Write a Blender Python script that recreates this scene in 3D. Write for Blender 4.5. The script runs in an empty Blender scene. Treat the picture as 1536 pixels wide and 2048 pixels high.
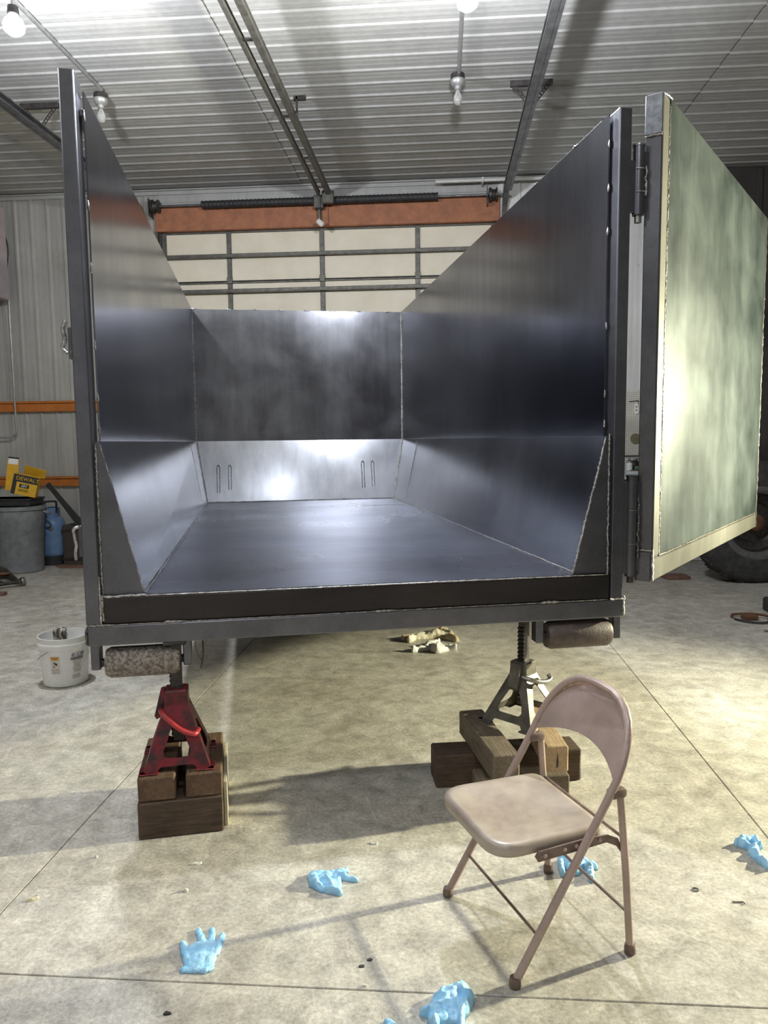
import bpy, bmesh, math, random
from mathutils import Vector, Matrix, Euler, noise

# ------------------------------------------------------------------ scene, camera, light
sc = bpy.context.scene
col = sc.collection
sc.view_settings.view_transform = 'Standard'
sc.view_settings.look = 'None'
sc.view_settings.gamma = 1.0
sc.view_settings.use_curve_mapping = False
sc.view_settings.exposure = 0.3
sc.cycles.use_denoising = True
sc.cycles.max_bounces = 8
sc.cycles.diffuse_bounces = 5
sc.cycles.glossy_bounces = 5
sc.cycles.sample_clamp_indirect = 6.0
sc.cycles.caustics_reflective = False
sc.cycles.caustics_refractive = False

cd = bpy.data.cameras.new('camera')
cam = bpy.data.objects.new('camera', cd)
col.objects.link(cam)
sc.camera = cam
cd.sensor_fit = 'VERTICAL'
cd.sensor_height = 24.0
cd.lens = 17.501
cd.clip_start = 0.02
cam.matrix_world = Matrix(((0.99709537, 0.00361749, 0.07607717, 0.0),
                           (0.07533513, 0.10004300, -0.99212702, 0.0),
                           (-0.01120000, 0.99497654, 0.09947989, 1.55),
                           (0, 0, 0, 1)))

world = bpy.data.worlds.new('shop_air')
sc.world = world
world.use_nodes = True
bg = world.node_tree.nodes['Background']
bg.inputs[0].default_value = (0.75, 0.8, 0.9, 1)
bg.inputs[1].default_value = 0.02

CEIL = 4.62          # ceiling height
WY = 9.3             # face of the back wall
X0, X1, Y0 = -9.66, 6.34, -4.5

LAMP_W = 225.0
SHADE_W = 72.0
WORK_W = 2800.0
LAMP_COL = (0.91, 0.945, 1.0)
WORK_COL = (1.0, 0.96, 0.68)


def point_light(name, loc, watt, color, radius, parent=None):
    ld = bpy.data.lights.new(name, 'POINT')
    ld.energy = watt
    ld.color = color
    ld.shadow_soft_size = radius
    o = bpy.data.objects.new(name, ld)
    o.location = loc
    col.objects.link(o)
    if parent:
        o.parent = parent
    return o


# ------------------------------------------------------------------ materials
def nodes_of(name):
    m = bpy.data.materials.new(name)
    m.use_nodes = True
    nt = m.node_tree
    return m, nt, nt.nodes['Principled BSDF']


def coords(nt, space, stretch):
    if space == 'world':
        g = nt.nodes.new('ShaderNodeNewGeometry')
        out = g.outputs['Position']
    else:
        g = nt.nodes.new('ShaderNodeTexCoord')
        out = g.outputs['Object']
    mp = nt.nodes.new('ShaderNodeMapping')
    mp.inputs['Scale'].default_value = stretch
    nt.links.new(out, mp.inputs['Vector'])
    return mp.outputs['Vector']


def nz(nt, vec, scale, detail=5, rough=0.6, dist=0.0):
    n = nt.nodes.new('ShaderNodeTexNoise')
    n.inputs['Scale'].default_value = scale
    n.inputs['Detail'].default_value = detail
    n.inputs['Roughness'].default_value = rough
    n.inputs['Distortion'].default_value = dist
    nt.links.new(vec, n.inputs['Vector'])
    return n.outputs['Fac']


def ramp(nt, fac, stops):
    r = nt.nodes.new('ShaderNodeValToRGB')
    e = r.color_ramp.elements
    while len(e) < len(stops):
        e.new(0.5)
    for i, (p, c) in enumerate(stops):
        e[i].position = p
        e[i].color = (*c, 1) if len(c) == 3 else c
    nt.links.new(fac, r.inputs['Fac'])
    return r.outputs['Color']


def mixc(nt, fac, a, b, mode='MIX'):
    m = nt.nodes.new('ShaderNodeMix')
    m.data_type = 'RGBA'
    m.blend_type = mode
    for sock, v in ((0, fac), (6, a), (7, b)):
        if hasattr(v, 'is_linked') or isinstance(v, bpy.types.NodeSocket):
            nt.links.new(v, m.inputs[sock])
        elif sock == 0:
            m.inputs[0].default_value = v
        else:
            m.inputs[sock].default_value = (*v, 1)
    return m.outputs[2]


def bump(nt, bs, height, strength, dist=0.01):
    b = nt.nodes.new('ShaderNodeBump')
    b.inputs['Strength'].default_value = strength
    b.inputs['Distance'].default_value = dist
    nt.links.new(height, b.inputs['Height'])
    nt.links.new(b.outputs['Normal'], bs.inputs['Normal'])


G3 = lambda v: (v, v, v)
MATS = {}


def plain(name, c1, c2=None, scale=8, rough=0.5, metal=0.0, bmp=0.0, stretch=(1, 1, 1), space='object',
          lo=0.35, hi=0.65, rvar=0.1, detail=5):
    if name in MATS:
        return MATS[name]
    m, nt, bs = nodes_of(name)
    c2 = c2 or tuple(x * 0.75 for x in c1)
    v = coords(nt, space, stretch)
    n = nz(nt, v, scale, detail)
    nt.links.new(ramp(nt, n, [(lo, c1), (hi, c2)]), bs.inputs['Base Color'])
    bs.inputs['Metallic'].default_value = metal
    rr = ramp(nt, nz(nt, v, scale * 2.3, 3), [(0.3, G3(max(0.02, rough - rvar))), (0.7, G3(min(1, rough + rvar)))])
    nt.links.new(rr, bs.inputs['Roughness'])
    if bmp:
        bump(nt, bs, nz(nt, v, scale * 4, 4), bmp, 0.004)
    MATS[name] = m
    return m


def steel(name, dark, light, rough=0.26, streak=(6, 6, 0.7), patch=1.3, scratch=True, metal=1.0, warm=None, var=0.8):
    m, nt, bs = nodes_of(name)
    v1 = coords(nt, 'object', (1, 1, 1))
    vs = coords(nt, 'object', streak)
    base = ramp(nt, nz(nt, v1, patch, 4, 0.5, 0.3), [(0.3, dark), (0.72, light)])
    st = ramp(nt, nz(nt, vs, 2.2, 6, 0.65), [(0.3, G3(0.80)), (0.7, G3(1.15))])
    c = mixc(nt, var, base, st, 'MULTIPLY')
    sp = ramp(nt, nz(nt, v1, 90, 3, 0.7), [(0.3, G3(0.85)), (0.7, G3(1.1))])
    c = mixc(nt, 0.5, c, sp, 'MULTIPLY')
    if warm:
        w = ramp(nt, nz(nt, v1, 2.6, 5, 0.6, 1.0), [(0.58, G3(0)), (0.72, G3(0.7))])
        c = mixc(nt, w, c, warm)
    # pale handling scratches
    sc_ = ramp(nt, nz(nt, vs, 20, 2, 0.6, 0.0), [(0.70, G3(0)), (0.80, G3(0.18))])
    c = mixc(nt, sc_, c, tuple(min(1, x * 2.2) for x in light))
    nt.links.new(c, bs.inputs['Base Color'])
    bs.inputs['Metallic'].default_value = metal
    r = ramp(nt, nz(nt, v1, 1.1, 4, 0.5, 0.3), [(0.3, G3(rough * 0.85)), (0.72, G3(rough * 1.25))])
    nt.links.new(r, bs.inputs['Roughness'])
    return m


def concrete():
    m, nt, bs = nodes_of('stained_concrete')
    v = coords(nt, 'world', (1, 1, 1))
    c = ramp(nt, nz(nt, v, 0.8, 7, 0.62, 0.5), [(0.28, (0.41, 0.37, 0.305)), (0.72, (0.64, 0.615, 0.55))])
    f = ramp(nt, nz(nt, v, 9, 7, 0.7, 0.4), [(0.28, G3(0.55)), (0.72, G3(1.32))])
    c = mixc(nt, 1.0, c, f, 'MULTIPLY')
    f = ramp(nt, nz(nt, v, 70, 5, 0.8), [(0.28, G3(0.5)), (0.66, G3(1.28))])
    c = mixc(nt, 0.9, c, f, 'MULTIPLY')
    # trowel marks and scuffs
    for k, (ang, sx, sy) in enumerate(((0.5, 3, 30), (-0.75, 2.5, 22), (1.25, 3, 26), (-0.15, 2, 18))):
        g = nt.nodes.new('ShaderNodeNewGeometry')
        m0 = nt.nodes.new('ShaderNodeMapping')
        m0.inputs['Rotation'].default_value = (0, 0, ang)
        m0.inputs['Location'].default_value = (k * 3.1, k * 1.7, 0)
        mp = nt.nodes.new('ShaderNodeMapping')
        mp.inputs['Scale'].default_value = (sx, sy, 1)
        nt.links.new(g.outputs['Position'], m0.inputs['Vector'])
        nt.links.new(m0.outputs['Vector'], mp.inputs['Vector'])
        s = ramp(nt, nz(nt, mp.outputs['Vector'], 1.0, 5, 0.7, 1.6), [(0.55, G3(0)), (0.72, G3(0.5))])
        msk = ramp(nt, nz(nt, m0.outputs['Vector'], 1.7, 3, 0.5), [(0.45, G3(0)), (0.6, G3(1))])
        s = mixc(nt, 1.0, s, msk, 'MULTIPLY')
        c = mixc(nt, s, c, (0.74, 0.725, 0.68) if k % 2 == 0 else (0.40, 0.36, 0.30))
    # oil and mud stains
    s = ramp(nt, nz(nt, v, 2.4, 6, 0.7, 1.6), [(0.54, G3(0)), (0.74, G3(0.5))])
    c = mixc(nt, s, c, (0.20, 0.16, 0.115))
    s = ramp(nt, nz(nt, v, 26, 4, 0.75, 0.4), [(0.70, G3(0)), (0.76, G3(0.7))])
    c = mixc(nt, s, c, (0.12, 0.095, 0.075))
    nt.links.new(c, bs.inputs['Base Color'])
    r = ramp(nt, nz(nt, v, 3, 5), [(0.3, G3(0.42)), (0.7, G3(0.68))])
    nt.links.new(r, bs.inputs['Roughness'])
    bump(nt, bs, nz(nt, v, 60, 6, 0.7), 0.12, 0.004)
    return m


def sheet(name, c1, c2, rough, metal=0.0):
    """painted corrugated building sheet with dust streaks"""
    m, nt, bs = nodes_of(name)
    v = coords(nt, 'world', (1, 1, 1))
    vs = coords(nt, 'world', (5, 5, 0.4))
    c = ramp(nt, nz(nt, v, 0.9, 5, 0.6, 0.6), [(0.3, c1), (0.7, c2)])
    s = ramp(nt, nz(nt, vs, 3, 5, 0.65), [(0.3, G3(0.82)), (0.7, G3(1.1))])
    c = mixc(nt, 0.7, c, s, 'MULTIPLY')
    d = ramp(nt, nz(nt, v, 12, 3, 0.7), [(0.68, G3(0)), (0.76, G3(0.35))])
    c = mixc(nt, d, c, (0.22, 0.19, 0.16))
    nt.links.new(c, bs.inputs['Base Color'])
    bs.inputs['Roughness'].default_value = rough
    bs.inputs['Metallic'].default_value = metal
    return m


def wood(name, c1, c2, axis=1, scale=14, rough=0.75):
    m, nt, bs = nodes_of(name)
    st = [6, 6, 6]
    st[axis] = 0.5
    v = coords(nt, 'object', st)
    v1 = coords(nt, 'object', (1, 1, 1))
    c = ramp(nt, nz(nt, v, scale, 5, 0.7, 0.8), [(0.3, c1), (0.7, c2)])
    d = ramp(nt, nz(nt, v1, 9, 5, 0.7), [(0.3, G3(0.6)), (0.7, G3(1.2))])
    c = mixc(nt, 0.8, c, d, 'MULTIPLY')
    nt.links.new(c, bs.inputs['Base Color'])
    bs.inputs['Roughness'].default_value = rough
    bump(nt, bs, nz(nt, v, scale * 1.5, 5, 0.7), 0.5, 0.006)
    return m


def glow(name, color, strength):
    m, nt, bs = nodes_of(name)
    bs.inputs['Base Color'].default_value = (0.9, 0.9, 0.9, 1)
    bs.inputs['Emission Color'].default_value = (*color, 1)
    bs.inputs['Emission Strength'].default_value = strength
    return m


def glassy(name, color=(0.9, 0.9, 0.88)):
    m, nt, bs = nodes_of(name)
    bs.inputs['Base Color'].default_value = (*color, 1)
    bs.inputs['Roughness'].default_value = 0.08
    bs.inputs['Transmission Weight'].default_value = 0.75
    return m


M_CONC = concrete()
M_JOINT = plain('joint_dirt', (0.20, 0.165, 0.12), (0.34, 0.31, 0.26), 8, 0.9, space='world')
M_CEIL = sheet('ceiling_sheet', (0.36, 0.355, 0.345), (0.45, 0.445, 0.43), 0.52)
M_WALL = sheet('wall_sheet', (0.42, 0.41, 0.385), (0.58, 0.57, 0.54), 0.33, 0.35)
M_WALL_LIT = sheet('lamplit_wall_sheet', (0.66, 0.66, 0.65), (0.78, 0.78, 0.77), 0.4)  # wall sheet with lamp light on the right panels put into its colour
M_PLAINWALL = sheet('far_wall_sheet', (0.38, 0.37, 0.34), (0.5, 0.48, 0.45), 0.5)
M_STEEL = steel('mill_steel_wall', (0.19, 0.20, 0.24), (0.31, 0.32, 0.38), 0.19)
M_STEELF = steel('mill_steel_floor', (0.15, 0.16, 0.20), (0.28, 0.305, 0.39), 0.28, streak=(1, 7, 7))
M_STEELB = steel('mill_steel_end', (0.16, 0.16, 0.18), (0.40, 0.41, 0.45), 0.21, patch=2.2)
M_STEELS = steel('mill_steel_slope', (0.24, 0.25, 0.28), (0.42, 0.43, 0.47), 0.23)
M_TUBE = steel('mill_scale_tube', (0.115, 0.118, 0.138), (0.225, 0.228, 0.255), 0.32, streak=(5, 5, 5), metal=0.85)
M_SILL = steel('rusty_dark_sill', (0.03, 0.028, 0.03), (0.075, 0.065, 0.065), 0.34, streak=(1, 5, 5), metal=0.7, warm=(0.07, 0.04, 0.03))
M_GATE = steel('brushed_gate_plate', (0.024, 0.035, 0.034), (0.10, 0.122, 0.12), 0.34, streak=(24, 24, 1.1), patch=3.2, metal=0.42, var=1.0)
M_GATEF = steel('ground_gate_frame', (0.10, 0.097, 0.08), (0.17, 0.165, 0.14), 0.4, metal=0.4)
M_CAP = plain('ground_bright_steel', (0.42, 0.45, 0.52), (0.28, 0.3, 0.35), 20, 0.35, 0.9)
M_WELD = plain('weld_bead', (0.62, 0.60, 0.56), (0.16, 0.15, 0.14), 130, 0.34, 0.9, 0.6)
M_WELDD = plain('dark_weld_bead', (0.30, 0.29, 0.28), (0.05, 0.05, 0.05), 130, 0.34, 0.9, 0.6)
M_GRIND = plain('ground_weld', (0.8, 0.8, 0.8), (0.35, 0.35, 0.37), 60, 0.3, 0.95)
M_DARKIRON = plain('dark_iron', (0.045, 0.042, 0.042), (0.09, 0.08, 0.075), 20, 0.5, 0.6)
M_BLACK = plain('black_rubber', (0.018, 0.018, 0.02), (0.035, 0.034, 0.035), 20, 0.6)
M_TIRE = plain('dusty_tyre_rubber', (0.035, 0.035, 0.038), (0.07, 0.068, 0.066), 14, 0.75, bmp=0.2)
M_TIREL = plain('worn_tyre_bead', (0.16, 0.16, 0.16), (0.10, 0.10, 0.10), 14, 0.7)
M_ROLLER = plain('gritty_roller', (0.40, 0.36, 0.32), (0.15, 0.12, 0.10), 75, 0.7, 0.1, 0.9, lo=0.40, hi=0.60)
M_ROLLER2 = plain('brown_roller', (0.075, 0.055, 0.05), (0.11, 0.085, 0.078), 30, 0.5, 0.1, 0.4)
M_RED = plain('chipped_red_paint', (0.20, 0.012, 0.022), (0.035, 0.014, 0.016), 13, 0.38, 0.1, 0.15, lo=0.40, hi=0.62)
M_REDH = plain('bright_red_paint', (0.42, 0.04, 0.045), (0.3, 0.03, 0.035), 20, 0.3)
M_GREY = plain('worn_grey_paint', (0.17, 0.155, 0.125), (0.09, 0.08, 0.065), 12, 0.45, 0.3, 0.15)
M_STEELH = plain('bare_steel_rod', (0.4, 0.39, 0.36), (0.25, 0.24, 0.22), 30, 0.35, 0.9)
M_TIMBER = wood('dark_old_timber', (0.045, 0.03, 0.02), (0.125, 0.082, 0.055), 0)
M_TIMBERY = wood('brown_timber_end', (0.085, 0.05, 0.03), (0.19, 0.115, 0.068), 1, 9)
M_TIMBERG = wood('grey_brown_timber', (0.11, 0.085, 0.06), (0.24, 0.19, 0.135), 1)
M_TIMBERL = wood('fresh_timber', (0.36, 0.24, 0.13), (0.55, 0.40, 0.24), 1)
M_PALE = wood('pale_board', (0.52, 0.47, 0.34), (0.68, 0.62, 0.47), 1)
M_CHAIR = plain('taupe_enamel', (0.45, 0.34, 0.30), (0.35, 0.265, 0.235), 10, 0.33, 0.15, lo=0.4, hi=0.72)
M_SEAT = plain('dusty_taupe_enamel', (0.46, 0.39, 0.33), (0.30, 0.235, 0.20), 7, 0.36, 0.1, lo=0.38, hi=0.7)
M_CHAIRD = plain('worn_taupe_bracket', (0.25, 0.18, 0.155), (0.15, 0.11, 0.092), 30, 0.45, 0.3)
M_GLOVE = plain('blue_nitrile', (0.27, 0.58, 0.86), (0.40, 0.68, 0.90), 26, 0.45, bmp=0.8, detail=3)
M_RAG = plain('white_rag', (0.80, 0.80, 0.78), (0.70, 0.69, 0.66), 22, 0.85, bmp=0.4)
M_RAGY = plain('yellowed_rag', (0.78, 0.74, 0.58), (0.36, 0.25, 0.11), 9, 0.85, bmp=0.4, lo=0.45, hi=0.68)
M_WHITEP = plain('white_plastic', (0.88, 0.88, 0.87), (0.80, 0.79, 0.77), 6, 0.35)
M_PAPER = plain('paper_white', (0.78, 0.77, 0.72), (0.62, 0.60, 0.54), 40, 0.8)
M_ORANGE = plain('orange_painted_steel', (0.50, 0.16, 0.028), (0.40, 0.125, 0.025), 9, 0.45)
M_HEADER = plain('brown_header_paint', (0.43, 0.175, 0.085), (0.31, 0.125, 0.07), 9, 0.7, bmp=0.3)
M_CREAM = plain('cream_door_skin', (0.82, 0.75, 0.61), (0.74, 0.67, 0.53), 3, 0.55, space='world')
M_STILE = plain('dirty_galvanised', (0.15, 0.145, 0.125), (0.09, 0.085, 0.075), 16, 0.5, 0.4)
M_TRACK = plain('galvanised_track', (0.25, 0.25, 0.26), (0.14, 0.14, 0.145), 10, 0.4, 0.8)
M_CONDUIT = plain('galvanised_conduit', (0.45, 0.45, 0.44), (0.33, 0.33, 0.32), 12, 0.4, 0.6)
M_PVC = plain('white_conduit', (0.70, 0.70, 0.67), (0.6, 0.6, 0.57), 12, 0.5)
M_BIN = plain('scuffed_grey_bin', (0.17, 0.18, 0.19), (0.25, 0.26, 0.27), 12, 0.55, bmp=0.15)
M_BLUE = plain('blue_tank_paint', (0.16, 0.27, 0.46), (0.12, 0.2, 0.34), 9, 0.38)
M_YELLOW = plain('yellow_card', (0.72, 0.42, 0.022), (0.64, 0.36, 0.02), 9, 0.6)
M_PRINT = plain('black_print', (0.018, 0.018, 0.018), (0.03, 0.03, 0.03), 9, 0.6)
M_NAVY = plain('navy_print', (0.02, 0.03, 0.13), (0.03, 0.04, 0.15), 9, 0.5)
M_GREYP = plain('grey_small_print', (0.48, 0.45, 0.40), (0.60, 0.57, 0.52), 90, 0.6, lo=0.45, hi=0.55)
M_ORANGEP = plain('orange_label_print', (0.85, 0.45, 0.12), (0.8, 0.4, 0.1), 9, 0.6)
M_LABEL = plain('label_paper', (0.74, 0.70, 0.63), (0.70, 0.66, 0.58), 9, 0.6)
M_REDP = plain('red_print', (0.6, 0.05, 0.04), (0.6, 0.05, 0.04), 9, 0.6)
M_GREEN = plain('green_carton', (0.06, 0.24, 0.12), (0.05, 0.2, 0.1), 9, 0.6)
M_BENCH = plain('pale_bench_top', (0.55, 0.58, 0.60), (0.45, 0.48, 0.5), 9, 0.45)
M_PEG = plain('white_pegboard', (0.66, 0.64, 0.58), (0.60, 0.58, 0.52), 4, 0.7)
M_KHAKI = plain('khaki_abrasive', (0.24, 0.21, 0.12), (0.17, 0.15, 0.09), 60, 0.9)
M_DARKSHEET = plain('dark_unlit_sheet', (0.035, 0.032, 0.03), (0.05, 0.046, 0.043), 4, 0.7, space='world')  # near-black: darkness of the unlit opening put into the colour; also on wagon body
M_RUST = plain('rusty_metal', (0.19, 0.085, 0.04), (0.10, 0.05, 0.03), 12, 0.8)
M_BRICK = plain('reddish_wood', (0.23, 0.12, 0.085), (0.16, 0.085, 0.065), 12, 0.8)
M_HEATER = plain('pinkish_enamel', (0.42, 0.35, 0.36), (0.36, 0.3, 0.31), 9, 0.5)
M_GLASS = glassy('clear_bulb_glass')
M_GLOW = glow('lit_lamp', (0.9, 0.94, 1.0), 40)
M_GLOWY = glow('lit_flood', (1.0, 0.93, 0.7), 18)


# ------------------------------------------------------------------ mesh helpers
def obj(name, bm, mat, parent=None, smooth=None, loc=None, rot=None):
    me = bpy.data.meshes.new(name)
    bm.normal_update()
    bm.to_mesh(me)
    bm.free()
    if smooth is not None:
        me.polygons.foreach_set('use_smooth', [True] * len(me.polygons))
        if smooth < 180:
            me.set_sharp_from_angle(angle=math.radians(smooth))
    me.materials.append(mat)
    o = bpy.data.objects.new(name, me)
    col.objects.link(o)
    if parent:
        o.parent = parent
    if loc:
        o.location = loc
    if rot:
        o.rotation_euler = rot
    return o


def share(name, mesh, parent=None, loc=(0, 0, 0), rot=(0, 0, 0)):
    o = bpy.data.objects.new(name, mesh)
    col.objects.link(o)
    o.parent = parent
    o.location = loc
    o.rotation_euler = rot
    return o


def thing(name, label, cat, loc=(0, 0, 0), rotz=0.0, group=None, rot=None):
    o = bpy.data.objects.new(name, None)
    o.empty_display_size = 0.1
    col.objects.link(o)
    o.location = loc
    o.rotation_euler = rot if rot else (0, 0, rotz)
    o['label'] = label
    o['category'] = cat
    if group:
        o['group'] = group
    return o


def tag(o, label, cat, group=None, kind=None):
    o['label'] = label
    o['category'] = cat
    if group:
        o['group'] = group
    if kind:
        o['kind'] = kind
    return o


def struct(o, label=None, cat=None):
    o['kind'] = 'structure'
    if label:
        o['label'] = label
    if cat:
        o['category'] = cat
    return o


def empty_struct(name, label, cat, loc=(0, 0, 0)):
    o = bpy.data.objects.new(name, None)
    col.objects.link(o)
    o.location = loc
    return struct(o, label, cat)


def B():
    return bmesh.new()


def box(bm, lo, hi, bevel=0.0, mtx=None, seg=1):
    c = [(a + b) / 2 for a, b in zip(lo, hi)]
    s = [abs(b - a) for a, b in zip(lo, hi)]
    m = Matrix.Translation(c) @ Matrix.Diagonal((*s, 1))
    if mtx:
        m = mtx @ m
    r = bmesh.ops.create_cube(bm, size=1.0, matrix=m)
    if bevel:
        es = list({e for v in r['verts'] for e in v.link_edges})
        bmesh.ops.bevel(bm, geom=es, offset=bevel, segments=seg, affect='EDGES', profile=0.5)
    return bm


def frame_of(d):
    d = Vector(d).normalized()
    a = Vector((0, 0, 1)) if abs(d.z) < 0.9 else Vector((1, 0, 0))
    x = d.cross(a).normalized()
    return x, d.cross(x).normalized()


def tube(bm, pts, r, n=8, closed=False, caps=True):
    pts = [Vector(p) for p in pts]
    rs = r if isinstance(r, (list, tuple)) else [r] * len(pts)
    rings = []
    px = None
    L = len(pts)
    for i, p in enumerate(pts):
        if closed:
            d = pts[(i + 1) % L] - pts[i - 1]
        else:
            d = pts[min(i + 1, L - 1)] - pts[max(i - 1, 0)]
        d.normalize()
        if px is None:
            x, y = frame_of(d)
        else:
            x = (px - d * px.dot(d)).normalized()
            y = d.cross(x).normalized()
        px = x
        rings.append([bm.verts.new(p + (x * math.cos(2 * math.pi * k / n) + y * math.sin(2 * math.pi * k / n)) * rs[i]) for k in range(n)])
    for i in range(L if closed else L - 1):
        a, b = rings[i], rings[(i + 1) % L]
        for k in range(n):
            bm.faces.new((a[k], a[(k + 1) % n], b[(k + 1) % n], b[k]))
    if caps and not closed:
        bm.faces.new(list(reversed(rings[0])))
        bm.faces.new(rings[-1])
    return bm


def cyl(bm, p0, p1, r, n=16, r2=None):
    return tube(bm, [p0, p1], [r, r if r2 is None else r2], n)


def lathe(bm, prof, n=32, c=(0, 0, 0), axis='z', cap0=True, cap1=True):
    rings = []
    for r, z in prof:
        ring = []
        for k in range(n):
            a = 2 * math.pi * k / n
            if axis == 'z':
                p = (c[0] + r * math.cos(a), c[1] + r * math.sin(a), c[2] + z)
            elif axis == 'x':
                p = (c[0] + z, c[1] + r * math.cos(a), c[2] + r * math.sin(a))
            else:
                p = (c[0] + r * math.sin(a), c[1] + z, c[2] + r * math.cos(a))
            ring.append(bm.verts.new(p))
        rings.append(ring)
    for a, b in zip(rings, rings[1:]):
        for k in range(n):
            bm.faces.new((a[k], a[(k + 1) % n], b[(k + 1) % n], b[k]))
    if cap0:
        bm.faces.new(list(reversed(rings[0])))
    if cap1:
        bm.faces.new(rings[-1])
    return bm


def slab(bm, pts, ext):
    """closed prism: polygon pts (3D) pushed along ext"""
    e = Vector(ext)
    a = [bm.verts.new(p) for p in pts]
    b = [bm.verts.new(Vector(p) + e) for p in pts]
    n = len(pts)
    bm.faces.new(a)
    bm.faces.new(list(reversed(b)))
    for i in range(n):
        bm.faces.new((a[(i + 1) % n], a[i], b[i], b[(i + 1) % n]))
    bmesh.ops.recalc_face_normals(bm, faces=bm.faces[:])
    return bm


def catmull(pts, per=6, closed=False):
    P = [Vector(p) for p in pts]
    n = len(P)
    out = []
    for i in range(n if closed else n - 1):
        g = (lambda k: P[k % n]) if closed else (lambda k: P[max(0, min(n - 1, k))])
        p0, p1, p2, p3 = g(i - 1), g(i), g(i + 1), g(i + 2)
        for j in range(per):
            t = j / per
            out.append(0.5 * ((2 * p1) + (p2 - p0) * t + (2 * p0 - 5 * p1 + 4 * p2 - p3) * t * t + (3 * p1 - p0 - 3 * p2 + p3) * t ** 3))
    if not closed:
        out.append(P[-1])
    return out


def text_bm(body, size, bend=None):
    """flat lettering in the XZ plane (x right, z up), facing -y"""
    cu = bpy.data.curves.new('lettering', 'FONT')
    cu.body = body
    cu.size = size
    cu.align_x = 'CENTER'
    cu.align_y = 'CENTER'
    cu.resolution_u = 3
    to = bpy.data.objects.new('lettering', cu)
    col.objects.link(to)
    dg = bpy.context.evaluated_depsgraph_get()
    dg.update()
    me = bpy.data.meshes.new_from_object(to.evaluated_get(dg))
    bm = bmesh.new()
    bm.from_mesh(me)
    bpy.data.objects.remove(to)
    bpy.data.curves.remove(cu)
    bpy.data.meshes.remove(me)
    for v in bm.verts:
        x, y = v.co.x, v.co.y
        v.co = (x, 0, y)
    return bm


# ------------------------------------------------------------------ floor: slabs with sawn joints
flo = B()
box(flo, (X0 - 0.3, Y0 - 0.3, -0.06), (X1 + 0.3, WY + 0.3, -0.004))
flo = struct(obj('floor', flo, M_JOINT), 'stained beige concrete shop floor with sawn joints', 'floor')
XJ = [X0, -6.87, -4.16, -1.455, 1.25, 3.96, X1]
YJ = [Y0, -0.75, 1.95, 4.65, 7.35, WY]
for i in range(len(XJ) - 1):
    for j in range(len(YJ) - 1):
        b = B()
        box(b, (XJ[i] + 0.002, YJ[j] + 0.002, -0.05), (XJ[i + 1] - 0.002, YJ[j + 1] - 0.002, 0.0), 0.002)
        obj('slab', b, M_CONC, flo)


# ------------------------------------------------------------------ corrugated sheets
def rib_sheet(width, length, pitch, rib=0.010, minor=0.0012):
    """profile along x (0..width), ribs run along y (0..length), ribs rise to +z"""
    pr = []
    n = int(round(width / pitch))
    p = width / n
    for k in range(n):
        o = k * p
        for dx, z in ((0, 0), (0.018, 0), (0.032, rib), (0.054, rib), (0.068, 0), (p * 0.5 - 0.02, 0), (p * 0.5 - 0.008, minor), (p * 0.5 + 0.014, minor),
                      (p * 0.5 + 0.026, 0), (p * 0.72, 0), (p * 0.72 + 0.012, minor), (p * 0.72 + 0.03, minor), (p * 0.72 + 0.042, 0)):
            pr.append((o + dx, z))
    pr.append((width, 0))
    b = B()
    a0 = [b.verts.new((x, 0, z)) for x, z in pr]
    a1 = [b.verts.new((x, length, z)) for x, z in pr]
    for k in range(len(pr) - 1):
        b.faces.new((a0[k], a0[k + 1], a1[k + 1], a1[k]))
    return b


cb = B()
box(cb, (X0 - 0.3, Y0 - 0.3, CEIL + 0.012), (X1 + 0.3, WY + 0.3, CEIL + 0.2))
ceiling = struct(obj('ceiling', cb, M_CEIL), 'white ribbed steel ceiling of the shop', 'ceiling')
me = None
for i in range(4):
    for j in range(15):
        if me is None:
            o = obj('ceiling_panel', rib_sheet(0.92, 4.0, 0.23), M_CEIL, ceiling)
            me = o.data
        else:
            o = share('ceiling_panel', me, ceiling)
        # local x -> world y, local y -> world x, local z -> down
        o.matrix_local = Matrix(((0, 1, 0, X0 + 4.0 * i), (1, 0, 0, WY - 0.92 * (j + 1)), (0, 0, -1, CEIL - 0.007 * (i % 2) - 0.001 * (j % 2)), (0, 0, 0, 1)))

DL, DR, DT = -3.47, 0.69, 4.10      # door opening
wb = B()
box(wb, (X0 - 0.3, WY + 0.02, 0), (DL, WY + 0.25, CEIL))
box(wb, (DR, WY + 0.02, 0), (X1 + 0.3, WY + 0.25, CEIL))
box(wb, (DL, WY + 0.02, DT), (DR, WY + 0.25, CEIL))
wall_back = struct(obj('wall_back', wb, M_WALL), 'pale ribbed steel end wall with the big overhead door', 'wall')
PW = 0.84


def wall_panels(xa, xb, first=None, mat=None):
    mat = mat or M_WALL
    x = xa
    mesh = first
    while x < xb - 0.05:
        w = min(PW, xb - x)
        if w < PW - 1e-4:
            o = obj('wall_panel', rib_sheet(w, CEIL - 0.02, 0.21), mat, wall_back)
        elif mesh is None:
            o = obj('wall_panel', rib_sheet(PW, CEIL - 0.02, 0.21, 0.018, 0.001), mat, wall_back)
            mesh = o.data
        else:
            o = share('wall_panel', mesh, wall_back)
        # x->x, y->z, z-> -y
        o.matrix_local = Matrix(((1, 0, 0, x), (0, 0, -1, WY + 0.018), (0, 1, 0, 0.01), (0, 0, 0, 1)))
        x += w
    return mesh


pm = wall_panels(DL - 0.21 * 29, DL)
wall_panels(DR, DR + 0.84 * 3, None, M_WALL_LIT)
# strip above the header, ribs run sideways
o = obj('wall_panel', rib_sheet(0.23, DR - DL, 0.23), M_CEIL, wall_back)
o.matrix_local = Matrix(((0, 1, 0, DL), (0, 0, -1, WY + 0.01), (1, 0, 0, 4.39), (0, 0, 0, 1)))

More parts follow.
